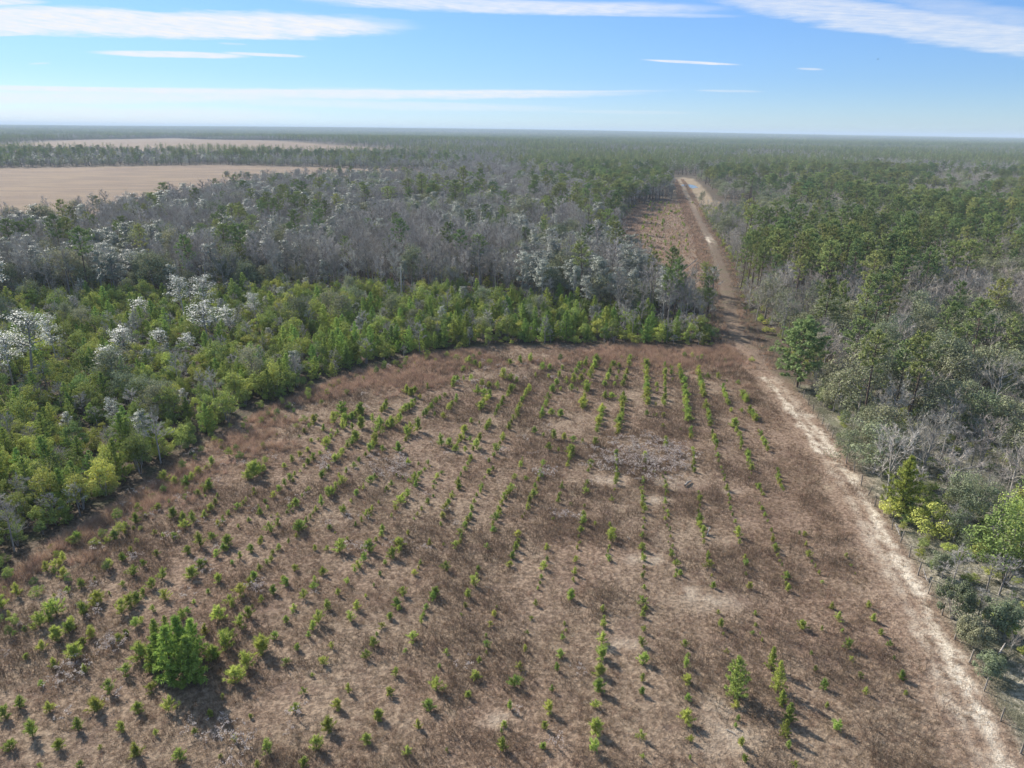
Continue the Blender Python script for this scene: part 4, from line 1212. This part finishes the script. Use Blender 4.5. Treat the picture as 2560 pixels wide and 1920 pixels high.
while rr < 13500:
    st = 19 + (rr - 2300) * .0042
    n = int(1.4 * rr / st)
    az = (np.arange(n) + rng.uniform(-.4, .4, n)) / n * 1.4 - .70
    d = rr + rng.uniform(-.5, .5, n) * st
    pts.append(np.stack([np.sin(az) * d, np.cos(az) * d], 1)); rr += st
pts = np.concatenate(pts)
pts = pts[~in_poly(pts, FARM_B)]
zn = .55 * vnoise(pts[:, 0] * .35, pts[:, 1], 420, 63) + .45 * vnoise(pts[:, 0] * .5, pts[:, 1], 1300, 64) + .10 * rng.normal(size=len(pts))
ids = np.where(zn > .46, 0, np.where(zn > .36, 1, 2))
k = np.clip(1 + (np.hypot(pts[:, 0], pts[:, 1]) - 2300) / 6000, 1, 2.6)
hz = rng.uniform(.8, 1.15, len(pts))
scatter('horizon_forest', CL, pts, rng.uniform(0, 6.28, len(pts)), np.stack([k, k, hz], 1), ids, 'forest fading to blue along the horizon')

# ------------------------------------------------------------------ grasses and weeds of the field
def grass_tuft(n, h, spread, w, arch=.35):
    mb = MB()
    b = rng.normal(size=(n, 3)) * spread * .35; b[:, 2] = 0
    d = rand_dirs(n); d[:, 2] = np.abs(d[:, 2]) + 1.2 - arch
    d = unit(d)
    mb.slivers(b, b + d * (h * rng.uniform(.5, 1.1, n))[:, None], w)
    return mb


def weed(n, h, spread, seed=False):
    mb = MB()
    for k in range(n):
        a = rng.normal(size=2) * spread * .35
        top = np.array([a[0] * 1.6, a[1] * 1.6, h * rng.uniform(.7, 1.1)])
        mb.slivers([(a[0], a[1], 0)], [top], .022)
        nt = 14
        ss = rng.uniform(.3, 1, nt)
        st = np.array([a[0], a[1], 0]) + (top - np.array([a[0], a[1], 0])) * ss[:, None]
        dd = unit(rand_dirs(nt) + np.array([0, 0, .7]))
        mb.slivers(st, st + dd * (h * .28 * rng.uniform(.4, 1, nt))[:, None], .02)
        if seed:
            c_ = top + rng.normal(size=(16, 3)) * np.array([.10, .10, .05])
            mb.cards(c_, rand_dirs(16) + np.array([0, 0, .8]), .10 * rng.uniform(.6, 1.2, 16), .8, 1)
    return mb


T_GR = [grass_tuft(34, h, s, .016, a).mesh('grass_tuft', ['grass']) for h, s, a in ((.26, .5, .9), (.34, .45, .7), (.2, .6, 1.0), (.42, .5, .5))]
T_SE = [grass_tuft(46, h, s, .022, a).mesh('sedge_tuft', ['sedge']) for h, s, a in ((1.2, .45, .1), (1.0, .4, .2), (1.35, .5, .05))]
T_WE = [weed(9, h, s).mesh('brown_weed', ['weed']) for h, s in ((.55, .7), (.75, .8), (.45, .8))]
T_SH = [weed(8, h, s, True).mesh('seed_weed', ['weed', 'seedhead']) for h, s in ((.7, .6), (.85, .7), (.6, .6))]
T_BU = [grass_tuft(60, h, s, .02, a).mesh('scrub_tuft', ['scrub']) for h, s, a in ((.5, .9, .9), (.7, 1.0, .8), (.35, 1.1, 1.0))]

fp = jgrid(FIELD, .36)
fp = fp[visible(fp, .3, 240) & (fp[:, 1] > 30)]
dtk = seg_dist(fp, TRACK)
sp_d = np.full(len(fp), 9.0)
for (sx, sy), rx, ry in SANDP:
    sp_d = np.minimum(sp_d, np.hypot((fp[:, 0] - sx) / rx, (fp[:, 1] - sy) / ry / 1.3))
dens = np.clip(.30 + 1.1 * (vnoise(fp[:, 0], fp[:, 1], 3.0, 71) - .25), .15, 1) * np.where(dtk < 3, .22, 1) * np.where(sp_d < 1.1, .2, 1)
g_ = fp[rng.uniform(size=len(fp)) < dens]
n = len(g_)
scatter('dead_grass', T_GR, g_, rng.uniform(0, 6.28, n), rng.uniform(.6, 1.0, n) ** -1.2 * .75, rng.integers(0, 4, n), 'dead pinkish brown grass covering the planted field')
wn = vnoise(fp[:, 0], fp[:, 1], 6.5, 73) * .65 + vnoise(fp[:, 0], fp[:, 1], 2.2, 74) * .35
nearr = sstep(95, 55, fp[:, 1])
pw = np.clip((wn - .485 + .06 * nearr) * 2.6, 0, .55) * np.where(dtk < 3.2, .1, 1) * np.where(sp_d < 1.15, .12, 1)
w_p = fp[rng.uniform(size=len(fp)) < pw * .62]
n = len(w_p)
scatter('brown_weeds', T_WE, w_p, rng.uniform(0, 6.28, n), rng.uniform(.6, 1.25, n), rng.integers(0, 3, n), 'dark brown dead weeds in patches across the field')
arcd = seg_dist(fp, ARC)
band = np.clip(1.15 - arcd / np.where(fp[:, 1] > 118, 13, 9.0), 0, 1) * sstep(.38, .62, vnoise(fp[:, 0], fp[:, 1], 8, 77)) * sstep(.7, 2.0, arcd)
fe = np.clip(1 - np.abs(dtk - 5.5) / 3, 0, 1) * (fp[:, 1] > 105) * .6
for (cx_, cy_), r in ((G(1030, 950), 5), (G(960, 945), 4), (G(600, 1105), 2.6), (G(630, 1120), 2.2), (G(1650, 900), 5), (G(1700, 905), 4), (G(1530, 895), 5), (G(370, 1260), 2.0), (G(215, 1400), 1.0), (G(230, 1340), 1.2), (G(700, 1120), 1.4)):
    band = np.maximum(band, 1.0 * np.exp(-(np.hypot(fp[:, 0] - cx_, fp[:, 1] - cy_) / r) ** 2))
s_p = fp[rng.uniform(size=len(fp)) < np.maximum(band * .8, fe * .12)]
n = len(s_p)
scatter('broom_sedge', T_SE, s_p, rng.uniform(0, 6.28, n), rng.uniform(.6, 1.15, n), rng.integers(0, 3, n), 'tall tan broom sedge along the margins of the field')
sd = np.zeros(len(fp))
for (cx_, cy_), r, a in ((G(1600, 1150), 4.2, .8), (G(1530, 1165), 2.0, .8), (G(1680, 1150), 2.5, .7), (G(970, 1175), 2.2, .7), (G(1655, 1125), 2.5, .6), (G(170, 1690), .9, .9), (G(270, 1622), .7, .8), (G(560, 1825), .8, .8), (G(740, 1800), .5, .8),
                         (G(620, 1865), .7, .8), (G(450, 1850), .5, .6), (G(1410, 1300), .8, .6), (G(820, 1165), 1.4, .5), (G(640, 1470), 1.0, .4), (G(500, 1420), 1.0, .35), (G(1360, 1190), 1.5, .5), (G(345, 1400), .6, .5), (G(470, 1500), .6, .5)):
    sd = np.maximum(sd, a * np.exp(-(np.hypot(fp[:, 0] - cx_, fp[:, 1] - cy_) / r) ** 2))
scat = .006 * (fp[:, 0] < 8) * (vnoise(fp[:, 0], fp[:, 1], 7, 79) > .5)
d_p = fp[rng.uniform(size=len(fp)) < np.maximum(sd * .36, scat)]
n = len(d_p)
scatter('seed_head_weeds', T_SH, d_p, rng.uniform(0, 6.28, n), rng.uniform(.55, 1.1, n), rng.integers(0, 3, n), 'dead weeds with pale fluffy seed heads in the field')
# scrub behind the fence
SCR = [(a + .5, b) for a, b in FENCE] + [(140, 8), (140, 120)]
cp_ = jgrid(SCR, .62)
cp_ = cp_[visible(cp_, .5, 900)]
cp_ = cp_[rng.uniform(size=len(cp_)) < np.clip(.25 + 1.5 * (vnoise(cp_[:, 0], cp_[:, 1], 3.5, 81) - .3), .1, .9)]
n = len(cp_)
scatter('grey_scrub', T_BU, cp_, rng.uniform(0, 6.28, n), rng.uniform(.6, 1.4, n), rng.integers(0, 3, n), 'low grey green scrub on the sand behind the wire fence')
cp_ = jgrid(SCR, 2.6)
cp_ = cp_[visible(cp_, .5, 900) & (rng.uniform(size=len(cp_)) < .28)]
n = len(cp_)
scatter('low_bushes', [q.both for q in PR['evergreen_shrub'][:2]] + [PR['bare_oak'][1].both], cp_, rng.uniform(0, 6.28, n), rng.uniform(.14, .34, n), rng.integers(0, 3, n), 'knee-high bushes in the scrub behind the fence')
# coarse growth of the far plantation
cor = jgrid([(a - 7, b) for a, b in TRACK if b > 118] + [(a + 5, b) for a, b in TRACK[::-1] if b > 118], .8)
fp2 = np.concatenate([jgrid(F2, 1.0), cor[seg_dist(cor, TRACK) > 1.7]])
k = rng.uniform(size=len(fp2)) < .6
n = int(k.sum())
scatter('far_weeds', T_WE + T_SE[:2], fp2[k], rng.uniform(0, 6.28, n), rng.uniform(.6, 1.3, n), rng.integers(0, 5, n), 'brown weeds and tan sedge on the far plantation and along the track')

# ------------------------------------------------------------------ wire fence
fence = bpy.data.objects.new('wire_fence', None); COL.objects.link(fence)
tag(fence, 'rusty wire fence on leaning wooden posts along the right side of the track', 'fence')
fence.location = (*FENCE[-4], 0)
F0 = np.array([*FENCE[-4], 0])
tops = []
for i, (x, y) in enumerate(FENCE):
    h = rng.uniform(1.25, 1.5)
    mb = MB()
    ln_ = rng.normal(size=2) * .07
    z0 = tz(x, y)
    r_ = rng.uniform(.05, .075)
    b_ = np.array([x, y, z0 - .1]) - F0
    t_ = b_ + np.array([ln_[0] * h + .05, ln_[1] * h, h])
    mb.tube([b_, b_ * .5 + t_ * .5 + rng.normal(size=3) * .012, t_], [r_, r_ * .95, r_ * .85], 8)
    link('post', mb.mesh('post', ['fence_wood'], False), fence)
    tops.append((b_, t_))
wm, ns, ln = new_mat('rusty_wire')
b = nd(ns, 'ShaderNodeBsdfPrincipled', inp={'Base Color': (.16, .12, .10, 1), 'Roughness': .6, 'Metallic': .6})
ln.new(b.outputs[0], ns.new('ShaderNodeOutputMaterial').inputs[0]); M['wire'] = wm
for f in (.35, .62, .9):
    mb = MB()
    pts_ = []
    for i in range(len(tops) - 1):
        a = tops[i][0] + (tops[i][1] - tops[i][0]) * f; c_ = tops[i + 1][0] + (tops[i + 1][1] - tops[i + 1][0]) * f
        pts_ += [a + (c_ - a) * u - np.array([0, 0, .10 * math.sin(math.pi * u)]) + np.array([.07, 0, 0]) for u in (0, .33, .67)]
    mb.tube(pts_, [.006] * len(pts_), 4)
    link('wire', mb.mesh('wire', ['wire']), fence)


def stick(name, a, b_, r, label, cat, group=None, mat='deadwood', side=0, up=(0.05, .05)):
    """weathered log or branch lying from a to b"""
    mb = MB()
    A = np.array([*a, up[0] + r]); B = np.array([*b_, up[1] + r])
    o_ = A.copy(); o_[2] = 0
    mid = (A + B) / 2 + rng.normal(size=3) * np.linalg.norm(B - A) * .04
    mb.tube([A - o_, (A + mid) / 2 - o_, mid - o_, (B + mid) / 2 - o_, B - o_], [r, r * .92, r * .85, r * .7, r * .45], 8)
    for k in range(side):
        u = rng.uniform(.35, .9); q_ = A + (B - A) * u - o_
        dd = unit(unit(B - A) + .9 * rand_dirs(1)[0] + np.array([0, 0, .35])); L = np.linalg.norm(B - A) * rng.uniform(.2, .4)
        mb.tube([q_, q_ + dd * L * .5 + rng.normal(size=3) * .05, q_ + dd * L], [r * .45, r * .3, r * .12], 5)
    ob = link(name, mb.mesh(name, [mat], True)); ob.location = o_ + np.array([0, 0, tz(a[0], a[1])])
    return tag(ob, label, cat, group)


stick('fallen_log', G(1712, 1218), G(1727, 1206), .14, 'short grey log lying on bare sand in the middle of the field', 'log', None, side=1)
stick('fallen_branch', G(1768, 1340), G(1773, 1330), .07, 'upright pale splintered branch beside a sapling in the field', 'branch', None, side=3, up=(.05, .5))
stick('fallen_branch', G(2490, 1648), G(2509, 1622), .08, 'dark leaning branch in the scrub behind the fence', 'branch', None, side=1, up=(.1, .5))
stick('fallen_branch', G(2305, 1435), G(2318, 1458), .07, 'pale broken rail lying against the fence wire', 'branch', None, side=1, up=(.5, .05))
stick('fallen_branch', G(2236, 1322), G(2248, 1342), .10, 'bleached fallen branch beside the fence near the bright pine', 'branch', None, side=3, up=(.4, .05))
stick('fallen_branch', G(1568, 1345), G(1575, 1352), .05, 'grey dead brush lying beside the narrow sand patch', 'branch', None, side=5)
stick('fallen_branch', G(1815, 1826), G(1838, 1838), .035, 'thin bleached stick lying across the nearest sand patch', 'branch', None, side=2)
stick('fallen_branch', G(1210, 1468), G(1236, 1480), .04, 'thin bleached stick lying in grass by two bushy saplings', 'branch', None, side=1)
stick('fallen_branch', G(2020, 1862), G(2034, 1870), .035, 'small pale stick beside the tall pine line', 'branch', None, side=1)
for (px, d, yt, lab, r, lean) in ((866, 172, 574, 'pale broken dead trunk standing between the thicket and the grey wood', .2, .0), (1236, 166, 588, 'thin bleached dead trunk left of the far plantation wood', .12, .0),
                                  (1405, 178, 556, 'dead trunk leaning steeply to the right in the grey wood', .14, 1.0)):
    x, y = P(px, d); h = z_at(px * 2560 / 2212, yt * 2560 / 2212, y)
    mb = MB()
    mb.tube([(0, 0, -.1), (lean * h * .5, 0, h * .55), (lean * h, .1, h * .97), (lean * h + .1, .1, h)], [r, r * .85, r * .7, r * .25], 8)
    mb.tube([(lean * h * .7, 0, h * .72), (lean * h * .7 + .5, .1, h * .85)], [r * .4, r * .15], 5)
    ob = link('dead_trunk', mb.mesh('dead_trunk', ['bark_pale'], True)); ob.location = (x, y, 0)
    tag(ob, lab, 'dead trunk')
# brown dead stump beside the silvery trees
x, y = V(388, 745)
mb = MB(); mb.tube([(0, 0, -.1), (.1, 0, 1.2), (.25, 0, 2.3)], [.45, .38, .3], 9); mb.tube([(.2, 0, 1.6), (.75, .1, 2.5)], [.16, .08], 6)
ob = link('tree_stump', mb.mesh('tree_stump', [bark_mat('rotten_wood', (.07, .032, .025), (.13, .07, .05))], True)); ob.location = (x, y, 0)
tag(ob, 'dark reddish brown rotten stump beside the small silvery tree', 'stump')

# pond on the far clearing
mw, ns, ln = new_mat('pond_water')
b = nd(ns, 'ShaderNodeBsdfPrincipled', inp={'Base Color': (.16, .20, .22, 1), 'Roughness': .22, 'IOR': 1.33})
ln.new(b.outputs[0], ns.new('ShaderNodeOutputMaterial').inputs[0]); M['water'] = mw
cxy = np.array(G(1724, 465)); ang = np.linspace(0, 2 * math.pi, 40, endpoint=False)
rad = 1 + .25 * np.sin(2 * ang + 1) + .12 * np.sin(5 * ang)
pv = np.stack([cxy[0] + np.cos(ang) * 4.2 * rad, cxy[1] + np.sin(ang) * 26 * rad, np.full(40, .03)], 1)
mb = MB(); mb.add(pv, [list(range(40))]); tag(link('pond', mb.mesh('pond', ['water'])), kind='structure')

# a bird high up on the right
bd = pix_dir(2195, 148); bc = CAMP + bd * 120
mb = MB()
mb.tube([(-.22, 0, 0), (-.1, 0, .02), (.08, 0, .02), (.2, 0, .0)], [.015, .06, .055, .02], 7)
bird = bpy.data.objects.new('bird', None); COL.objects.link(bird); bird.location = bc; bird.scale = (.55, .55, .55)
mbk, ns, ln = new_mat('dark_feathers'); b = nd(ns, 'ShaderNodeBsdfDiffuse', inp={'Color': (.03, .03, .03, 1)}); ln.new(b.outputs[0], ns.new('ShaderNodeOutputMaterial').inputs[0]); M['feather'] = mbk
link('body', mb.mesh('body', ['feather'], True), bird)
for s in (-1, 1):
    mb = MB(); mb.add([(.08, .03 * s, .03), (.06, .30 * s, .12), (-.02, .58 * s, .04), (-.10, .30 * s, .10), (-.08, .03 * s, .02)], [(0, 1, 2, 3, 4)])
    link('wing', mb.mesh('wing', ['feather']), bird)
tag(bird, 'tiny dark bird flying high in the blue sky', 'bird')

# ------------------------------------------------------------------ haze
HZ = 15600.0
mh, ns, ln = new_mat('haze_air')
pv_ = ns.new('ShaderNodeVolumePrincipled')
pv_.inputs['Color'].default_value = (.66, .80, .95, 1); pv_.inputs['Density'].default_value = 0.00013; pv_.inputs['Anisotropy'].default_value = 0.0
ln.new(pv_.outputs[0], ns.new('ShaderNodeOutputMaterial').inputs['Volume'])
zt = 78.0
mb = MB()
mb.add([(-HZ, -HZ, -1.5), (HZ, -HZ, -1.5), (HZ, HZ, -1.5), (-HZ, HZ, -1.5), (-HZ, -HZ, zt), (HZ, -HZ, zt), (HZ, HZ, zt), (-HZ, HZ, zt)],
       [(3, 2, 1, 0), (4, 5, 6, 7), (0, 1, 5, 4), (1, 2, 6, 5), (2, 3, 7, 6), (3, 0, 4, 7)])
tag(link('haze', mb.mesh('haze', [mh])), kind='stuff')

# ------------------------------------------------------------------ sun and sky
SUN_EL, SUN_AZ = R(33), R(-46)      # azimuth from straight ahead, negative to the left
to_sun = Vector((math.sin(SUN_AZ) * math.cos(SUN_EL), math.cos(SUN_AZ) * math.cos(SUN_EL), math.sin(SUN_EL)))
sun = bpy.data.objects.new('sun', bpy.data.lights.new('sun', 'SUN'))
sun.data.energy = 3.7; sun.data.angle = R(0.7); sun.data.color = (1.0, .94, .85)
sun.rotation_euler = to_sun.to_track_quat('Z', 'Y').to_euler()
COL.objects.link(sun)

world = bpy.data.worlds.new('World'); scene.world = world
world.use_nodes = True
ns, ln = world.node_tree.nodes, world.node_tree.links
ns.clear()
sky = ns.new('ShaderNodeTexSky'); sky.sky_type = 'NISHITA'; sky.sun_disc = False
sky.sun_elevation = SUN_EL; sky.sun_rotation = SUN_AZ
sky.altitude = 50; sky.air_density = 1.0; sky.dust_density = .15; sky.ozone_density = 3.0
tcn = ns.new('ShaderNodeTexCoord')
sx = ns.new('ShaderNodeSeparateXYZ'); ln.new(tcn.outputs['Generated'], sx.inputs[0])
X, Y, Z = sx.outputs
az = math_n(ns, ln, 'ARCTAN2', X, Y)
el = math_n(ns, ln, 'ARCSINE', Z)
# wispy distortion: noise stretched along the streaks
cmb = ns.new('ShaderNodeCombineXYZ'); ln.new(math_n(ns, ln, 'MULTIPLY', az, 9.0), cmb.inputs[0]); ln.new(math_n(ns, ln, 'MULTIPLY', el, 110.0), cmb.inputs[1])
wn_ = nd(ns, 'ShaderNodeTexNoise', inp={'Scale': 1.0, 'Detail': 6.0, 'Roughness': .6}); ln.new(cmb.outputs[0], wn_.inputs['Vector'])
cm2 = ns.new('ShaderNodeCombineXYZ'); ln.new(math_n(ns, ln, 'MULTIPLY', az, 40.0), cm2.inputs[0]); ln.new(math_n(ns, ln, 'MULTIPLY', el, 190.0), cm2.inputs[1])
wn2 = nd(ns, 'ShaderNodeTexNoise', inp={'Scale': 1.0, 'Detail': 5.0, 'Roughness': .65}); ln.new(cm2.outputs[0], wn2.inputs['Vector'])


def ang_of(xv, yv):
    d = pix_dir(xv * 2560 / 2212, yv * 2560 / 2212)
    return math.atan2(d[0], d[1]), math.asin(d[2])


# streaks of thin cloud: two ends (as seen from here), half thickness in radians, strength, softness
STREAKS = [((-420, 22), (880, 56), .0150, 1.0, .5), ((-700, 60), (370, 46), .0030, .9, .6), ((-300, 64), (215, 60), .0022, .8, .6), ((-200, 76), (105, 72), .0022, .8, .6),
           ((195, 112), (540, 122), .0034, .95, .6), ((480, 114), (660, 122), .0020, .8, .7), ((-900, 168), (1420, 196), .0032, .85, .6), ((100, 194), (1370, 202), .0062, .78, .9),
           ((-700, 216), (900, 198), .0085, .70, 1.0), ((300, 210), (1250, 236), .0060, .45, 1.1), ((-900, 256), (700, 250), .0130, .6, 1.2), ((-300, 2), (100, 4), .004, .9, .7),
           ((600, -12), (1560, 18), .0085, .75, .95), ((950, 12), (1600, 34), .0035, .5, 1.0), ((1480, -30), (2700, 150), .0165, .62, .65), ((1900, -10), (2400, 70), .0110, .30, 1.2),
           ((1385, 129), (1600, 140), .0016, .85, .7), ((1720, 148), (1780, 150), .0013, .5, .8), ((1500, 195), (1650, 198), .0014, .4, .9), ((470, 93), (535, 96), .0012, .35, .9),
           ((1200, 240), (1520, 244), .0024, .25, 1.1), ((60, 138), (110, 136), .0010, .4, .9), ((-100, 190), (170, 197), .0018, .3, 1.0)]
total = None
for a, b_, th, stg, soft in STREAKS:
    a0, e0 = ang_of(*a); a1, e1 = ang_of(*b_)
    if a[0] < -250 or b_[0] > 2450:
        pass
    L = math.hypot(a1 - a0, e1 - e0); ux, uy = (a1 - a0) / L, (e1 - e0) / L
    mx_, my_ = (a0 + a1) / 2, (e0 + e1) / 2
    da = math_n(ns, ln, 'SUBTRACT', az, mx_); de = math_n(ns, ln, 'SUBTRACT', el, my_)
    u = math_n(ns, ln, 'MULTIPLY', math_n(ns, ln, 'ADD', math_n(ns, ln, 'MULTIPLY', da, ux), math_n(ns, ln, 'MULTIPLY', de, uy)), 2 / L)
    v = math_n(ns, ln, 'MULTIPLY', math_n(ns, ln, 'SUBTRACT', math_n(ns, ln, 'MULTIPLY', de, ux), math_n(ns, ln, 'MULTIPLY', da, uy)), 1 / th)
    v = math_n(ns, ln, 'ADD', v, math_n(ns, ln, 'MULTIPLY', math_n(ns, ln, 'SUBTRACT', wn_.outputs['Fac'], .5), 1.0))
    v = math_n(ns, ln, 'ADD', v, math_n(ns, ln, 'MULTIPLY', math_n(ns, ln, 'SUBTRACT', wn2.outputs['Fac'], .5), .45))
    u2 = math_n(ns, ln, 'POWER', math_n(ns, ln, 'ABSOLUTE', u), 2.6)
    r2 = math_n(ns, ln, 'ADD', u2, math_n(ns, ln, 'MULTIPLY', v, v))
    mk = mrange(ns, ln, r2, .75 - .75 * soft, 1.15 + .25 * soft, stg, 0.0) if soft < 1 else mrange(ns, ln, r2, 0.0, 1.3, stg, 0.0)
    total = mk if total is None else math_n(ns, ln, 'MAXIMUM', total, mk)
cm3 = ns.new('ShaderNodeCombineXYZ'); ln.new(math_n(ns, ln, 'MULTIPLY', az, 26.0), cm3.inputs[0]); ln.new(math_n(ns, ln, 'ADD', math_n(ns, ln, 'MULTIPLY', el, 620.0), math_n(ns, ln, 'MULTIPLY', az, 60.0)), cm3.inputs[1])
wn3 = nd(ns, 'ShaderNodeTexNoise', inp={'Scale': 1.0, 'Detail': 4.0, 'Roughness': .6}); ln.new(cm3.outputs[0], wn3.inputs['Vector'])
tex = math_n(ns, ln, 'ADD', .58, math_n(ns, ln, 'ADD', math_n(ns, ln, 'MULTIPLY', mrange(ns, ln, wn2.outputs['Fac'], .35, .7), .28), math_n(ns, ln, 'MULTIPLY', mrange(ns, ln, wn3.outputs['Fac'], .3, .6), .24)))
total = math_n(ns, ln, 'MULTIPLY', total, tex, clamp=True)
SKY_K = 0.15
# sky toned down where it is in view: low down the blue is deeper than the model's, and the glow near the sun is gentler
vm = ns.new('ShaderNodeVectorMath'); vm.operation = 'MULTIPLY_ADD'; ln.new(sky.outputs[0], vm.inputs[0])
vm.inputs[1].default_value = (.05, .05, .05); vm.inputs[2].default_value = (1, 1, 1)
vd = ns.new('ShaderNodeVectorMath'); vd.operation = 'DIVIDE'; ln.new(sky.outputs[0], vd.inputs[0]); ln.new(vm.outputs[0], vd.inputs[1])
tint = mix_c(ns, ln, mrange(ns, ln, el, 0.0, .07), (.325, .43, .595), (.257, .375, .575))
tint = mix_c(ns, ln, mrange(ns, ln, el, .2, .7), tint, (1.2, 1.0, .8))  # out-of-view upper sky kept brighter and warmed, an added fill for the shadows
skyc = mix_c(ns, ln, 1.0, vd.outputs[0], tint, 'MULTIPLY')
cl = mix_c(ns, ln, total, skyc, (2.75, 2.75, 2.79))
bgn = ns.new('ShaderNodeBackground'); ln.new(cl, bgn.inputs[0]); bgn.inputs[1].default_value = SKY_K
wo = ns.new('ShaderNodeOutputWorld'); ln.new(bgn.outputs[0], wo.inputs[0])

# ------------------------------------------------------------------ render settings
scene.render.engine = 'CYCLES'
cy = scene.cycles
cy.max_bounces = 5; cy.diffuse_bounces = 3; cy.glossy_bounces = 2; cy.transmission_bounces = 3; cy.transparent_max_bounces = 4; cy.volume_bounces = 0
cy.caustics_reflective = cy.caustics_refractive = False
cy.use_denoising = True
cy.use_adaptive_sampling = True; cy.adaptive_threshold = .015
scene.view_settings.view_transform = 'Standard'
scene.view_settings.look = 'None'
scene.view_settings.exposure = 1.2
scene.view_settings.gamma = 1.0
